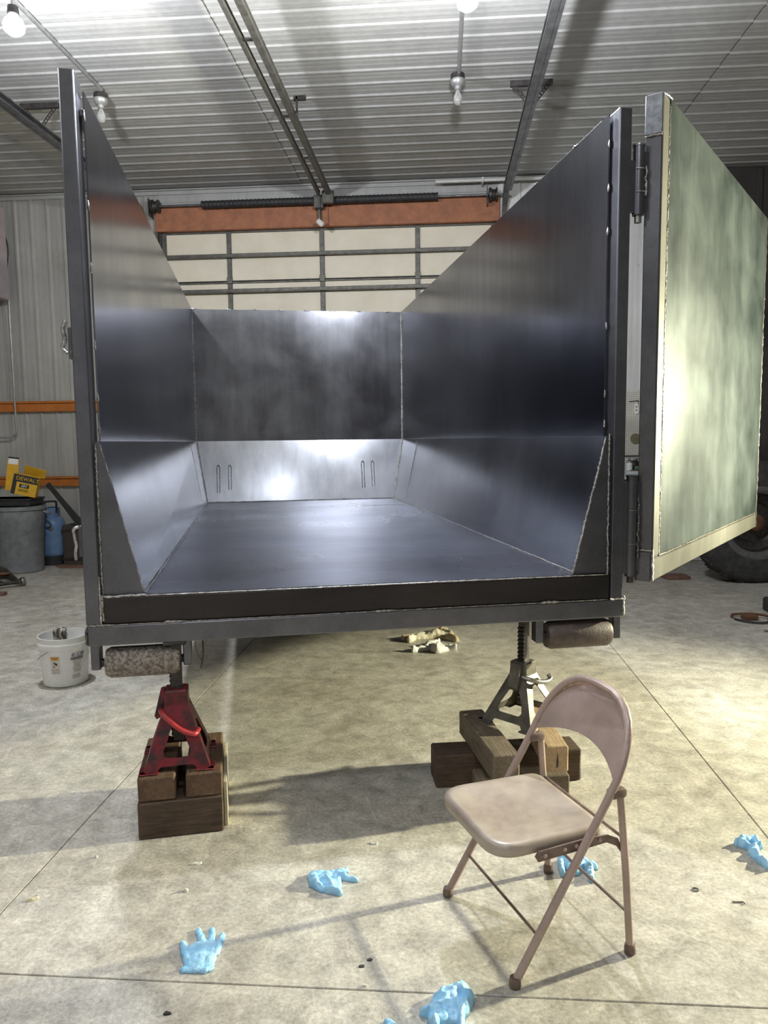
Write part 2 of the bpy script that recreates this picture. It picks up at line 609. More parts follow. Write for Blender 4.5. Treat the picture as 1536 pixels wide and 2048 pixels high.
for nm, lo, hi, lab in (('wall_left', (X0 - 0.25, Y0 - 0.3, 0), (X0, WY + 0.3, CEIL), 'plain steel side wall on the left'),
                        ('wall_right', (X1, Y0 - 0.3, 0), (X1 + 0.25, WY + 0.3, CEIL), 'plain steel side wall on the right'),
                        ('wall_front', (X0 - 0.3, Y0 - 0.25, 0), (X1 + 0.3, Y0, CEIL), 'plain steel wall behind the camera')):
    b = B()
    box(b, lo, hi)
    struct(obj(nm, b, M_PLAINWALL), lab, 'wall')

# trims: ceiling angle along the back wall, brown header over the door
b = B()
box(b, (X0, WY - 0.05, CEIL - 0.035), (X1, WY + 0.01, CEIL - 0.022))
box(b, (X0, WY - 0.012, CEIL - 0.075), (X1, WY + 0.004, CEIL - 0.022))
struct(obj('trim_1', b, M_CEIL), 'pale metal angle where ceiling meets end wall', 'trim')
b = B()
box(b, (DL - 0.02, WY - 0.06, 4.095), (DR + 0.02, WY + 0.02, 4.385), 0.006)
struct(obj('trim_2', b, M_HEADER), 'red-brown painted header board over the overhead door', 'trim')
for k, x in enumerate((DL - 0.035, DR + 0.035)):
    b = B()
    box(b, (x - 0.035, WY - 0.03, 0), (x + 0.035, WY + 0.03, 4.1), 0.004)
    struct(obj('trim_%d' % (3 + k), b, M_STILE), 'dark steel jamb on the %s side of the overhead door' % ('left', 'right')[k], 'trim')

# dark sheet added further right for the darkness of an unlit opening
b = B()
box(b, (3.21, WY - 0.08, 0.02), (X1 - 0.02, WY - 0.02, CEIL - 0.03), 0.004)
dk = struct(obj('unlit_bay_sheet', b, M_DARKSHEET), 'dark sheet standing in for the unlit opening in the far right corner', 'door')
for k in range(7):
    b = B()
    box(b, (3.21 + 0.43 * k, WY - 0.10, 0.03), (3.27 + 0.43 * k, WY - 0.07, CEIL - 0.04), 0.006)
    obj('bay_sheet_rib', b, M_DARKSHEET, dk)

# overhead door
door = empty_struct('door_1', 'cream sectional overhead door with dark steel stiles and struts', 'door', (0, 0, 0))
XS = [DL + 0.06, -2.593, -1.438, -0.27, DR - 0.05]
zt = DT - 0.005
k = 0
DY = WY + 0.035
while zt > 0.05:
    zb = max(0.0, zt - 0.606)
    b = B()
    box(b, (XS[0] - 0.03, DY - 0.025, zt - 0.022), (XS[-1] + 0.03, DY + 0.01, zt - 0.003), 0.003)
    box(b, (XS[0] - 0.03, DY - 0.025, zb + 0.003), (XS[-1] + 0.03, DY + 0.01, zb + 0.012), 0.003)
    sec = obj('door_section', b, M_STILE, door)
    for i in range(4):
        b = B()
        box(b, (XS[i] + 0.012, DY - 0.006, zb + 0.012), (XS[i + 1] - 0.012, DY + 0.03, zt - 0.022), 0.004)
        obj('panel', b, M_CREAM, sec)
    for x in XS:
        b = B()
        w = 0.028
        box(b, (x - w, DY - 0.030, zb + 0.008), (x + w, DY + 0.0, zt - 0.008), 0.004)
        box(b, (x - w * 1.2, DY - 0.045, zb - 0.03), (x + w * 1.2, DY - 0.028, zb + 0.05), 0.004)
        obj('stile', b, M_STILE, sec)
    zs = (zt + zb) / 2 if k == 0 else zt - 0.12
    if zb > 0.1:
        b = B()
        box(b, (XS[0] - 0.03, DY - 0.075, zs - 0.022), (XS[-1] + 0.03, DY - 0.026, zs + 0.022), 0.006)
        box(b, (XS[0] - 0.03, DY - 0.082, zs - 0.026), (XS[-1] + 0.03, DY - 0.07, zs - 0.012), 0.003)
        obj('strut', b, M_STILE, sec)
    zt = zb
    k += 1

# ------------------------------------------------------------------ torsion spring shaft
ts = thing('torsion_spring_shaft', 'black torsion springs on a shaft above the brown header', 'door spring', (0, WY - 0.14, 4.37))
b = B()
cyl(b, (DL - 0.05, 0, 0), (DR + 0.05, 0, 0), 0.013, 10)
obj('shaft', b, M_TRACK, ts, 40)
for xa, xb in ((-2.87, -1.50), (-1.385, -0.02)):
    b = B()
    n = 110
    lathe(b, [(0.045 + 0.003 * math.sin(i * 1.57), xa + (xb - xa) * i / n) for i in range(n + 1)], 12, axis='x')
    obj('spring', b, M_BLACK, ts, 60)
b = B()
box(b, (-1.50, -0.03, -0.09), (-1.385, 0.085, 0.06), 0.006)
box(b, (-1.46, 0.03, -0.22), (-1.425, 0.08, 0.06), 0.004)
obj('centre_bracket', b, M_STILE, ts)
for x in (DL + 0.02, DR - 0.07):
    b = B()
    lathe(b, [(0.02, -0.05), (0.075, -0.045), (0.08, -0.02), (0.062, -0.015), (0.055, 0.03), (0.075, 0.035), (0.075, 0.05), (0.02, 0.052)], 20, (x, 0, 0), 'x')
    obj('cable_drum', b, M_DARKIRON, ts, 40)
    b = B()
    box(b, (x - 0.07, -0.06, -0.12), (x - 0.062, 0.09, 0.09), 0.003)
    obj('end_bracket', b, M_TRACK, ts)


# ------------------------------------------------------------------ overhead tracks
def cchannel(path, w, d, flip):
    """C shaped track swept along a YZ path; opening faces +x if flip>0"""
    b = B()
    prof = [(0, -w), (d, -w), (d, -w + 0.012), (0.006, -w + 0.012), (0.006, w - 0.012), (d, w - 0.012), (d, w), (0, w)]
    rings = []
    for i, p in enumerate(path):
        q0 = path[max(i - 1, 0)]
        q1 = path[min(i + 1, len(path) - 1)]
        t = Vector((0, q1[0] - q0[0], q1[1] - q0[1])).normalized()
        nrm = Vector((0, -t.z, t.y))
        rings.append([b.verts.new(Vector((flip * pd, p[0], p[1])) + nrm * pw) for pd, pw in prof])
    m = len(prof)
    for a, c in zip(rings, rings[1:]):
        for k in range(m):
            b.faces.new((a[k], a[(k + 1) % m], c[(k + 1) % m], c[k]))
    b.faces.new(rings[0])
    b.faces.new(rings[-1])
    bmesh.ops.recalc_face_normals(b, faces=b.faces[:])
    return b


def track_path(zt):
    p = [(3.6, zt), (5.5, zt), (7.5, zt), (8.72, zt)]
    r = WY - 0.09 - 8.72
    for a in range(1, 9):
        t = a / 8 * math.pi / 2
        p.append((8.72 + r * math.sin(t), zt - r * (1 - math.cos(t))))
    p += [(WY - 0.09, 2.0), (WY - 0.09, 0.05)]
    return p


def braced_hanger(parent, x0, x1, xt, y, zt):
    b = B()
    box(b, (x0, y - 0.02, CEIL - 0.075), (x1, y + 0.02, CEIL - 0.028), 0.003)
    obj('hanger_angle', b, M_DARKIRON, parent)
    for xa, xb in ((x0 + 0.015, xt - 0.0), (x1 - 0.02, xt + 0.02)):
        b = B()
        za, zb = CEIL - 0.05, zt + 0.03
        d = Vector((xb - xa, 0, zb - za))
        L = d.length
        ang = math.atan2(d.x, -d.z)
        mt = Matrix.Translation((xa, y, za)) @ Matrix.Rotation(-ang, 4, 'Y')
        # two thin rails and rungs: the punched angle iron with its row of holes
        box(b, (-0.016, -0.003, -L), (-0.008, 0.003, 0), 0, mt)
        box(b, (0.008, -0.003, -L), (0.016, 0.003, 0), 0, mt)
        for q in range(int(L / 0.03) + 1):
            box(b, (-0.010, -0.003, -q * 0.03 - 0.010), (0.010, 0.003, -q * 0.03), 0, mt)
        obj('punched_strap', b, M_DARKIRON, parent)


for side, x, fl, lab in ((0, -3.62, 1, 'galvanised overhead door track running along the left side of the ceiling'),
                         (1, 0.78, -1, 'galvanised overhead door track curving down to the right door jamb')):
    t = thing('door_track', lab, 'door track', (x, 0, 0), group='overhead door tracks')
    obj('rail', cchannel(track_path(4.36), 0.034, 0.055, fl), M_TRACK, t, 30)
    b = B()
    ya = 3.6
    box(b, (-fl * 0.002, ya, 4.325), (-fl * 0.034, 8.9, 4.331), 0)
    box(b, (-fl * 0.002, ya, 4.325), (-fl * 0.008, 8.9, 4.405), 0)
    obj('stiffening_angle', b, M_TRACK, t)
    braced_hanger(t, -0.17, 0.19, 0.0, 6.84, 4.36)

# opener rail
op = thing('opener_rail', 'long twin opener rail hung under the middle of the ceiling', 'opener rail', (-1.365, 0, 4.42))
for dx, w in ((-0.062, 0.016), (0.055, 0.026)):
    b = B()
    box(b, (dx - w, 3.4, -0.025), (dx + w, 9.07, 0.025), 0.004)
    box(b, (dx - w - 0.006, 3.4, 0.012), (dx + w + 0.006, 9.07, 0.027), 0.003)
    obj('rail', b, M_STILE, op)
for y in (4.6, 5.6, 6.9, 7.9, 8.8):
    b = B()
    box(b, (-0.06, y - 0.02, -0.015), (0.05, y + 0.02, -0.004), 0.003)
    obj('cross_tie', b, M_DARKIRON, op)
b = B()
box(b, (-0.02, 9.03, -0.12), (0.12, 9.075, 0.03), 0.008)
obj('header_bracket', b, M_STILE, op)
b = B()
box(b, (0.08, 6.83, 0.10), (0.19, 6.87, 0.135), 0.003)
box(b, (0.10, 6.83, -0.04), (0.118, 6.85, 0.13), 0.002)
obj('hanger', b, M_DARKIRON, op)
b = B()
tube(b, [(-0.04, 9.02, -0.03), (-0.035, 9.0, -0.15), (-0.03, 9.0, -0.32)], 0.006, 6)
obj('release_cord', b, M_BLACK, op, 40)
b = B()
box(b, (-0.045, -0.02, -0.03), (0.045, 0.02, 0.03), 0.012)
obj('release_handle', b, M_PAPER, op, loc=(-0.04, 9.0, -0.35), rot=(0.2, 0.7, 0.2))


# ------------------------------------------------------------------ ceiling conduits, bulbs and lit lamps
def conduit(x, lab):
    b = B()
    cyl(b, (x, -4.4, CEIL - 0.034), (x, 6.62, CEIL - 0.034), 0.016, 10)
    o = obj('ceiling_conduit', b, M_CONDUIT, None, 40)
    tag(o, lab, 'conduit', 'ceiling conduits')


def pull_fixture(x, y, lab):
    t = thing('bulb_holder', lab, 'light fixture', (x, y, CEIL - 0.02), group='unlit bulb holders')
    b = B()
    lathe(b, [(0.03, 0), (0.058, -0.005), (0.06, -0.045), (0.045, -0.05)], 20)
    obj('junction_box', b, M_DARKIRON, t, 40)
    b = B()
    lathe(b, [(0.062, -0.05), (0.064, -0.07), (0.045, -0.10), (0.03, -0.105), (0.028, -0.13)], 20)
    obj('socket', b, M_CONDUIT, t, 40)
    b = B()
    lathe(b, [(0.018, -0.13), (0.02, -0.15), (0.034, -0.18), (0.038, -0.205), (0.03, -0.235), (0.012, -0.25)], 18)
    obj('bulb', b, M_GLASS, t, 180)


def lit_lamp(x, y, lab, watt=None):
    zl = 4.0
    t = thing('ceiling_lamp', lab, 'ceiling light', (x, y, zl), group='lit ceiling lamps')
    b = B()
    cyl(b, (0, 0, 0.08), (0, 0, CEIL - zl - 0.03), 0.010, 10)
    obj('drop_stem', b, M_CONDUIT, t, 40)
    b = B()
    lathe(b, [(0.012, 0.10), (0.03, 0.095), (0.034, 0.05), (0.03, 0.045)], 20)
    obj('socket', b, M_DARKIRON, t, 40)
    b = B()
    lathe(b, [(0.024, 0.045), (0.05, 0.02), (0.062, -0.01), (0.056, -0.04), (0.03, -0.06), (0.006, -0.065)], 20)
    obj('bulb', b, M_GLOW, t, 180)
    point_light('lamp_light', (0, 0, -0.14), watt or LAMP_W, LAMP_COL, 0.06, t)


conduit(-2.93, 'steel conduit along the ceiling above the left container wall')
conduit(0.165, 'steel conduit along the ceiling right of the opener rail')
pull_fixture(-2.985, 6.72, 'unlit bulb at the end of the left ceiling conduit')
pull_fixture(0.155, 6.68, 'unlit bulb at the end of the right ceiling conduit')
lit_lamp(-2.50, 4.49, 'glaring white lamp on the left ceiling conduit')
lit_lamp(0.158, 4.49, 'glaring white lamp on the right ceiling conduit')


def added_shaded_lamp(x, y, lab):  # added unseen lamp, brightens the floor and keeps direct light off the ceiling
    zl = 4.1
    t = thing('added_shaded_lamp', lab, 'ceiling light', (x, y, zl), group='added shaded ceiling lamps')
    b = B()
    cyl(b, (0, 0, 0.12), (0, 0, CEIL - zl - 0.03), 0.010, 10)
    obj('drop_stem', b, M_CONDUIT, t, 40)
    b = B()
    lathe(b, [(0.03, 0.13), (0.06, 0.12), (0.20, 0.0), (0.205, -0.01), (0.20, -0.008), (0.055, 0.11), (0.028, 0.12)], 28)
    obj('lamp_shade', b, M_TRACK, t, 40)
    b = B()
    lathe(b, [(0.02, 0.11), (0.05, 0.08), (0.06, 0.05), (0.05, 0.025), (0.02, 0.01), (0.005, 0.008)], 20)
    obj('bulb', b, M_GLOW, t, 180)
    ld = bpy.data.lights.new('lamp_light', 'SPOT')
    ld.energy = SHADE_W
    ld.color = LAMP_COL
    ld.shadow_soft_size = 0.08
    ld.spot_size = math.radians(160)
    ld.spot_blend = 0.4
    o = bpy.data.objects.new('lamp_light', ld)
    col.objects.link(o)
    o.parent = t
    o.location = (0, 0, -0.03)


added_shaded_lamp(-2.93, 1.2, 'added shaded lamp on the left conduit nearer the camera')
added_shaded_lamp(0.165, 1.2, 'added shaded lamp on the right conduit nearer the camera')
added_shaded_lamp(-2.93, -2.4, 'added shaded lamp on the left conduit behind the camera')
added_shaded_lamp(0.165, -2.4, 'added shaded lamp on the right conduit behind the camera')

# white pipe along the top of the wall, right of centre
b = B()
cyl(b, (-0.05, WY - 0.16, CEIL - 0.09), (2.9, WY - 0.16, CEIL - 0.09), 0.02, 10)
o = obj('wall_pipe', b, M_PVC, None, 40)
tag(o, 'thin white pipe along the top of the end wall', 'pipe')
for x in (0.5, 1.7):
    b = B()
    box(b, (x - 0.012, WY - 0.19, CEIL - 0.12), (x + 0.012, WY - 0.005, CEIL - 0.06), 0.004)
    obj('pipe_clip', b, M_PVC, o)

# ------------------------------------------------------------------ work light, right of the frame
wl = thing('work_light', 'tripod flood lamp standing right of the opened gate', 'work light', (5.2, 4.55, 0))
for k in range(3):
    a = k * 2.094 + 0.4
    b = B()
    cyl(b, (0.05 * math.cos(a), 0.05 * math.sin(a), 0.75), (0.5 * math.cos(a), 0.5 * math.sin(a), 0.012), 0.012, 10)
    obj('leg', b, M_BLACK, wl, 40)
b = B()
cyl(b, (0, 0, 0.45), (0, 0, 1.70), 0.016, 12)
obj('pole', b, M_BLACK, wl, 40)
b = B()
box(b, (0.07, -0.16, -0.13), (0.13, 0.16, 0.13), 0.012)
h = obj('lamp_head', b, M_YELLOW, wl, loc=(0, 0, 1.85), rot=(0, 0.0, 0.2))
b = B()
box(b, (0.055, -0.14, -0.11), (0.072, 0.14, 0.11), 0.004)
obj('lens', b, M_GLOWY, h)
fl = bpy.data.lights.new('flood_light', 'SPOT')
fl.energy = WORK_W
fl.color = WORK_COL
fl.shadow_soft_size = 0.07
fl.spot_size = math.radians(92)
fl.spot_blend = 1.0
flo_ = bpy.data.objects.new('flood_light', fl)
col.objects.link(flo_)
flo_.parent = wl
flo_.location = (-0.06, -0.01, 1.85)
flo_.rotation_euler = Vector((-1, -0.26, -0.02)).to_track_quat('-Z', 'Y').to_euler()

# ------------------------------------------------------------------ the container
CO = (-0.2936, 3.0497)
CA = math.radians(14.3)
ct = thing('roll_off_container', 'large open-top roll-off container of bare dark steel on jack stands', 'container', (CO[0], CO[1], 0), CA)
L = 4.49
ZF, ZB = 0.941, 1.535
Z0 = 0.743


def quad_plate(name, pts, thick, mat, parent=ct, sub=None):
    """plate from four corners (inner face), thickened along its normal away from the inside"""
    p = [Vector(q) for q in pts]
    n = (p[1] - p[0]).cross(p[3] - p[0]).normalized()
    b = B()
    slab(b, p, n * thick)
    return obj(name, b, mat, parent)


# side walls (upper, vertical) and the sloped lower plates
quad_plate('side_wall', [(-1.055, 0.07, ZB + 0.012), (-1.003, L, ZB - 0.005), (-1.003, L, 2.793), (-1.055, 0.07, 2.855)], -0.006, M_STEEL)['label'] = 'left side wall plate'
quad_plate('side_wall', [(1.06, 0.07, ZB + 0.01), (1.041, L, ZB - 0.005), (1.041, L, 2.80), (1.06, 0.07, 2.900)], 0.006, M_STEEL)['label'] = 'right side wall plate'
quad_plate('sloped_side', [(-0.909, 0.03, ZF), (-0.909, L, ZF), (-1.003, L, ZB - 0.005), (-1.055, 0.03, ZB + 0.012)], -0.006, M_STEELS)
quad_plate('sloped_side', [(0.928, 0.03, ZF), (0.912, L, ZF), (1.041, L, ZB - 0.005), (1.058, 0.03, ZB + 0.01)], 0.006, M_STEELS)
quad_plate('floor_plate', [(-0.915, 0.02, ZF), (0.935, 0.02, ZF), (0.92, L, ZF), (-0.915, L, ZF)], -0.006, M_STEELF)
quad_plate('end_wall', [(-1.01, L, ZB - 0.005), (1.045, L, ZB - 0.005), (1.045, L, 2.80), (-1.01, L, 2.793)], -0.006, M_STEELB)
quad_plate('sloped_end', [(-0.909, L - 0.16, ZF), (0.915, L - 0.16, ZF), (1.04, L - 0.004, ZB - 0.004), (-1.003, L - 0.004, ZB - 0.004)], -0.006, M_STEELS)
# outer skirts and long runners under the floor
for u in (-1.12, 1.115):
    b = B()
    box(b, (u - 0.004, 0.10, 0.80), (u + 0.004, L, ZB))
    obj('skirt', b, M_TUBE, ct)
for u in (-0.45, 0.45):
    b = B()
    box(b, (u - 0.05, 0.12, 0.78), (u + 0.05, L, 0.93), 0.004)
    obj('runner', b, M_TUBE, ct)
# corner posts
for s in (-1, 1):
    b = B()
    box(b, (s * 1.074, 0.0, 0.826), (s * 1.13, 0.11, 2.905), 0.005, seg=2)
    p = obj('corner_post', b, M_TUBE, ct)
    b = B()   # top tube along the wall
    box(b, (s * 1.062, 0.09, 2.775), (s * 1.10, L, 2.80), 0.003)
    obj('back_stiffener', b, M_TUBE, ct)
# cross beam and sill
b = B()
box(b, (-1.13, 0.0, Z0), (1.137, 0.15, 0.824), 0.006, seg=2)
obj('cross_beam', b, M_TUBE, ct)
b = B()
box(b, (-1.072, 0.006, 0.828), (1.072, 0.10, 0.936), 0.006, seg=2)
obj('sill', b, M_SILL, ct)
# gussets closing the slope
for s, f in ((-1, 0.905), (1, 0.905)):
    b = B()
    slab(b, [(s * 1.074, 0.022, ZF), (s * f, 0.022, ZF), (s * 1.052, 0.022, ZB + 0.01), (s * 1.074, 0.022, ZB + 0.01)], (0, 0.006, 0))
    obj('gusset', b, M_TUBE, ct)


# weld beads
def bead(pts, r, mat=M_WELD, jig=0.35, step=0.011, name='weld_bead', seed=1):
    rnd = random.Random(seed)
    P = [Vector(p) for p in pts]
    out, rs = [], []
    for a, c in zip(P, P[1:]):
        n = max(2, int((c - a).length / step))
        for i in range(n):
            q = a.lerp(c, i / n)
            out.append(q + Vector((rnd.uniform(-1, 1), rnd.uniform(-1, 1), rnd.uniform(-1, 1))) * r * jig)
            rs.append(r * (1.15 if i % 2 else 0.72) * rnd.uniform(0.8, 1.15))
    out.append(P[-1])
    rs.append(r * 0.5)
    b = B()
    tube(b, out, rs, 6)
    return obj(name, b, mat, ct, 60)


bead([(-1.066, 0.02, 0.84), (-1.066, 0.02, ZB)], 0.0052, seed=1)
bead([(1.066, 0.02, 0.84), (1.064, 0.02, ZB + 0.02)], 0.0052, seed=2)
bead([(-0.908, 0.024, ZF + 0.005), (-1.05, 0.024, ZB)], 0.003, M_GRIND, 0.2, 0.03, seed=3)
bead([(0.905, 0.024, ZF + 0.005), (1.05, 0.024, ZB)], 0.005, seed=4)
bead([(-1.066, 0.004, 0.84), (-1.066, 0.004, 0.945)], 0.007, seed=5)
bead([(-1.073, 0.0, 0.826), (-1.073, 0.0, 1.02)], 0.004, M_GRIND, 0.1, 0.02, seed=6)
bead([(-1.06, 0.008, 0.939), (-0.90, 0.006, 0.940)], 0.006, M_GRIND, 0.3, 0.02, seed=7)
bead([(-0.90, 0.004, 0.938), (1.06, 0.004, 0.938)], 0.003, M_GRIND, 0.15, 0.03, seed=8)
bead([(-1.12, -0.001, 0.826), (-1.03, -0.001, 0.826)], 0.005, seed=9)
bead([(-1.03, 0.0, 0.826), (1.06, 0.0, 0.826)], 0.0022, M_WELD, 0.15, 0.03, seed=10)
for u in (-0.79, 0.06, 0.79):
    bead([(u - 0.04, -0.001, 0.827), (u + 0.04, -0.001, 0.827)], 0.006, seed=int(u * 100) + 200)
bead([(1.07, -0.001, 0.826), (1.137, -0.001, 0.826)], 0.006, seed=11)
bead([(1.137, 0.0, 0.75), (1.137, 0.0, 0.84)], 0.006, seed=12)
bead([(-1.13, -0.001, 0.75), (-1.13, -0.001, 0.82)], 0.005, M_WELDD, seed=13)
# floor seams
bead([(-0.906, 0.03, ZF + 0.002), (-0.906, L - 0.16, ZF + 0.002)], 0.005, M_WELDD, 0.3, 0.03, seed=14)
bead([(0.924, 0.03, ZF + 0.002), (0.912, L - 0.16, ZF + 0.002)], 0.004, M_WELD, 0.3, 0.03, seed=15)
bead([(-0.90, L - 0.165, ZF + 0.003), (0.91, L - 0.165, ZF + 0.003)], 0.006, M_WELDD, 0.3, 0.03, seed=16)
bead([(-0.907, L - 0.17, ZF), (-1.0, L - 0.012, ZB), (-1.0, L - 0.012, 2.79)], 0.008, M_WELDD, 0.3, 0.03, seed=17)
bead([(0.912, L - 0.17, ZF), (1.038, L - 0.012, ZB), (1.038, L - 0.012, 2.79)], 0.007, M_WELD, 0.3, 0.03, seed=18)
bead([(0.5, L - 0.9, ZF + 0.001), (0.92, L - 0.9, ZF + 0.001)], 0.002, M_WELD, 0.2, 0.03, seed=19)
bead([(-0.9, L - 0.85, ZF + 0.001), (0.5, L - 0.9, ZF + 0.001)], 0.0012, M_GRIND, 0.2, 0.05, seed=20)
# tack welds along the posts and the top edges
rt = random.Random(4)
for z in (2.77, 2.44, 2.21, 1.92, 1.72, 1.60):
    bead([(-1.058, 0.068, z - 0.02), (-1.058, 0.068, z + 0.02)], 0.0045, M_GRIND, 0.4, name='tack_weld', seed=int(z * 100))
for z in (2.78, 2.42, 2.02, 1.73, 1.60, 2.6):
    bead([(1.062, 0.066, z - 0.016), (1.062, 0.066, z + 0.016)], 0.005, M_GRIND, 0.4, name='tack_weld', seed=int(z * 100) + 7)
for v in (0.4, 0.9, 1.3, 1.7, 2.3, 2.9, 3.6):
    zz = 2.900 - 0.1 * (v - 0.07) / (L - 0.07)
    bead([(1.058, v - 0.03, zz), (1.058, v + 0.03, zz)], 0.005, M_GRIND, 0.4, name='tack_weld', seed=int(v * 100))
for u in (-0.98, -0.66, -0.4, -0.15, 0.1, 0.35, 0.62, 0.9):
    bead([(u - 0.03, L, 2.797), (u + 0.03, L, 2.797)], 0.006, M_GRIND, 0.4, name='tack_weld', seed=int(u * 100) + 900)
b = B()
box(b, (1.0585, 0.07, 2.898), (1.061, 2.4, 2.9015))
o = obj('ground_edge', b, M_GRIND, ct)
o.rotation_euler = (-0.0226, 0, 0)
o.location = (0, 0, 0.002)
# slotted welds on the sloped end plate
sl = (ZB - ZF)
for u, z0, z1 in ((-0.80, 1.03, 1.28), (-0.69, 1.06, 1.28), (0.62, 1.05, 1.30), (0.72, 1.06, 1.30)):
    f = lambda z: L - 0.16 + 0.156 * (z - ZF) / sl - 0.004
    pts = [(u - 0.012, f(z0), z0), (u - 0.014, f(z1), z1), (u, f(z1 + 0.02), z1 + 0.02), (u + 0.014, f(z1), z1), (u + 0.012, f(z0), z0)]
    bead(pts, 0.0045, M_WELDD, 0.2, 0.03, name='slot_weld', seed=int(u * 50) + 400)
# vertical seam lines on the sloped sides near the back
bead([(-0.913, 3.75, ZF + 0.02), (-1.0, 3.75, ZB - 0.02)], 0.0025, M_WELDD, 0.1, 0.05, seed=31)
bead([(0.9215, 3.75, ZF + 0.02), (1.035, 3.75, ZB - 0.02)], 0.0025, M_WELDD, 0.1, 0.05, seed=32)

# latch hooks on the outside of the left post
for z, kind in ((1.93, 0), (1.17, 1)):
    b = B()
    box(b, (-1.146, 0.02, z - 0.07), (-1.131, 0.06, z + 0.05), 0.003)
    hk = obj('latch_plate', b, M_TUBE, ct)
    b = B()
    if kind == 0:
        tube(b, catmull([(-1.145, 0.0, z + 0.07), (-1.158, 0, z + 0.04), (-1.152, 0, z), (-1.162, 0, z - 0.03), (-1.145, 0, z - 0.05)], 4), 0.008, 8)
    else:
        tube(b, catmull([(-1.138, 0.0, z + 0.05), (-1.156, 0, z + 0.04), (-1.155, 0, z + 0.015), (-1.150, 0, z - 0.02), (-1.154, 0, z - 0.05), (-1.153, 0, z - 0.08)], 4), 0.0065, 8)
    obj('hook', b, M_GRIND, hk, 60)

# rollers under the beam
for u0, u1, mat, zc, lab in ((-1.07, -0.78, M_ROLLER, 0.662, 'grit-covered steel roller'), (0.79, 1.092, M_ROLLER2, 0.667, 'brown painted steel roller')):
    r = 0.062
    b = B()
    lathe(b, [(r * 0.35, u0), (r * 0.86, u0 + 0.002), (r, u0 + 0.02), (r, u1 - 0.02), (r * 0.86, u1 - 0.002), (r * 0.35, u1)], 36, (0, 0.05, zc), 'x')
    ro = obj('roller', b, mat, ct, 40)
    ro['label'] = lab
    for uu, w in ((u0 - 0.035, 0.018), (u1 + 0.028, 0.016)):
        b = B()
        box(b, (uu - w, 0.02, 0.64), (uu + w, 0.08, 0.745), 0.004)
        obj('roller_bracket', b, M_TUBE, ro)
    b = B()
    cyl(b, (u0 - 0.05, 0.05, zc), (u1 + 0.04, 0.05, zc), 0.017, 12)
    obj('axle', b, M_DARKIRON, ro, 40)
# frayed wire hanging beside the left jack
b = B()
tube(b, catmull([(-0.69, 0.02, 0.76), (-0.688, 0.02, 0.70), (-0.692, 0.02, 0.66), (-0.70, 0.02, 0.625)], 4), 0.0035, 6)
tube(b, catmull([(-0.72, 0.02, 0.75), (-0.715, 0.02, 0.70), (-0.70, 0.02, 0.665), (-0.693, 0.02, 0.65)], 4), 0.0012, 5)
tube(b, catmull([(-0.66, 0.02, 0.75), (-0.69, 0.02, 0.72), (-0.685, 0.02, 0.70), (-0.70, 0.02, 0.69)], 4), 0.0012, 5)
obj('hanging_wire', b, M_DARKIRON, ct)['label'] = 'frayed wire hanging under the beam'

# ------------------------------------------------------------------ the swung-open gate
GA = math.radians(43.6)
GL, GH = 2.32, 2.055
b = B()
box(b, (0.0, 0.0, 0.0), (0.085, 0.07, GH), 0.004)
box(b, (GL - 0.03, 0.0, 0.0), (GL, 0.07, GH), 0.004)
box(b, (0.085, 0.0, GH - 0.05), (GL - 0.03, 0.07, GH - 0.002), 0.004)
gate = obj('gate', b, M_TUBE, ct, loc=(1.25, -0.03, 0.905), rot=(0, 0, GA))
gate['label'] = 'tall plate gate swung wide open on the right post'
b = B()
box(b, (0.092, -0.006, 0.108), (GL - 0.006, 0.002, GH + 0.004), 0.001)
obj('gate_plate', b, M_GATE, gate)
b = B()
box(b, (0.004, -0.003, 0.108), (0.083, 0.001, GH - 0.004), 0.001)
obj('stile_face', b, M_GATEF, gate)
b = B()
box(b, (0.002, -0.004, 0.0), (GL - 0.002, 0.07, 0.10), 0.004)
obj('bottom_rail', b, M_GATEF, gate)
b = B()
box(b, (-0.004, -0.002, GH - 0.16), (0.03, 0.073, GH + 0.003), 0.004)
obj('stile_cap', b, M_CAP, gate)
b = B()
box(b, (-0.006, 0.004, -0.006), (0.03, 0.074, 0.13), 0.004)
obj('stile_foot', b, M_TUBE, gate)


def gbead(pts, r, mat=M_WELD, seed=1, jig=0.4, step=0.012):
    o = bead(pts, r, mat, jig, step, seed=seed)
    o.parent = gate


gbead([(0.0885, -0.002, 0.11), (0.0885, -0.002, GH - 0.02)], 0.0045, M_WELDD, 51)
gbead([(0.0, -0.002, 0.0), (0.0, -0.002, 0.14)], 0.006, M_WELD, 52)
gbead([(-0.005, 0.0, 0.135), (-0.005, 0.07, 0.135)], 0.005, M_WELD, 53)
gbead([(-0.004, 0.0, GH - 0.165), (-0.004, 0.07, GH - 0.165)], 0.005, M_WELD, 54)
gbead([(0.02, -0.002, GH + 0.004), (0.11, -0.006, GH + 0.006)], 0.006, M_GRIND, 55)
gbead([(0.09, -0.004, 0.104), (GL - 0.02, -0.004, 0.104)], 0.004, M_GATEF, 56, 0.3, 0.03)
gbead([(0.1, -0.004, 0.094), (GL - 0.02, -0.004, 0.094)], 0.002, M_SILL, 57, 0.3, 0.03)
gbead([(GL, -0.004, 0.0), (GL, -0.004, GH)], 0.005, M_GATEF, 58, 0.3, 0.03)
for k, z in enumerate((0.55, 0.95, 1.2, 1.45)):
    gbead([(GL + 0.002, 0.0, z), (GL + 0.002, 0.0, z + 0.10)], 0.008, M_WELD, 60 + k)
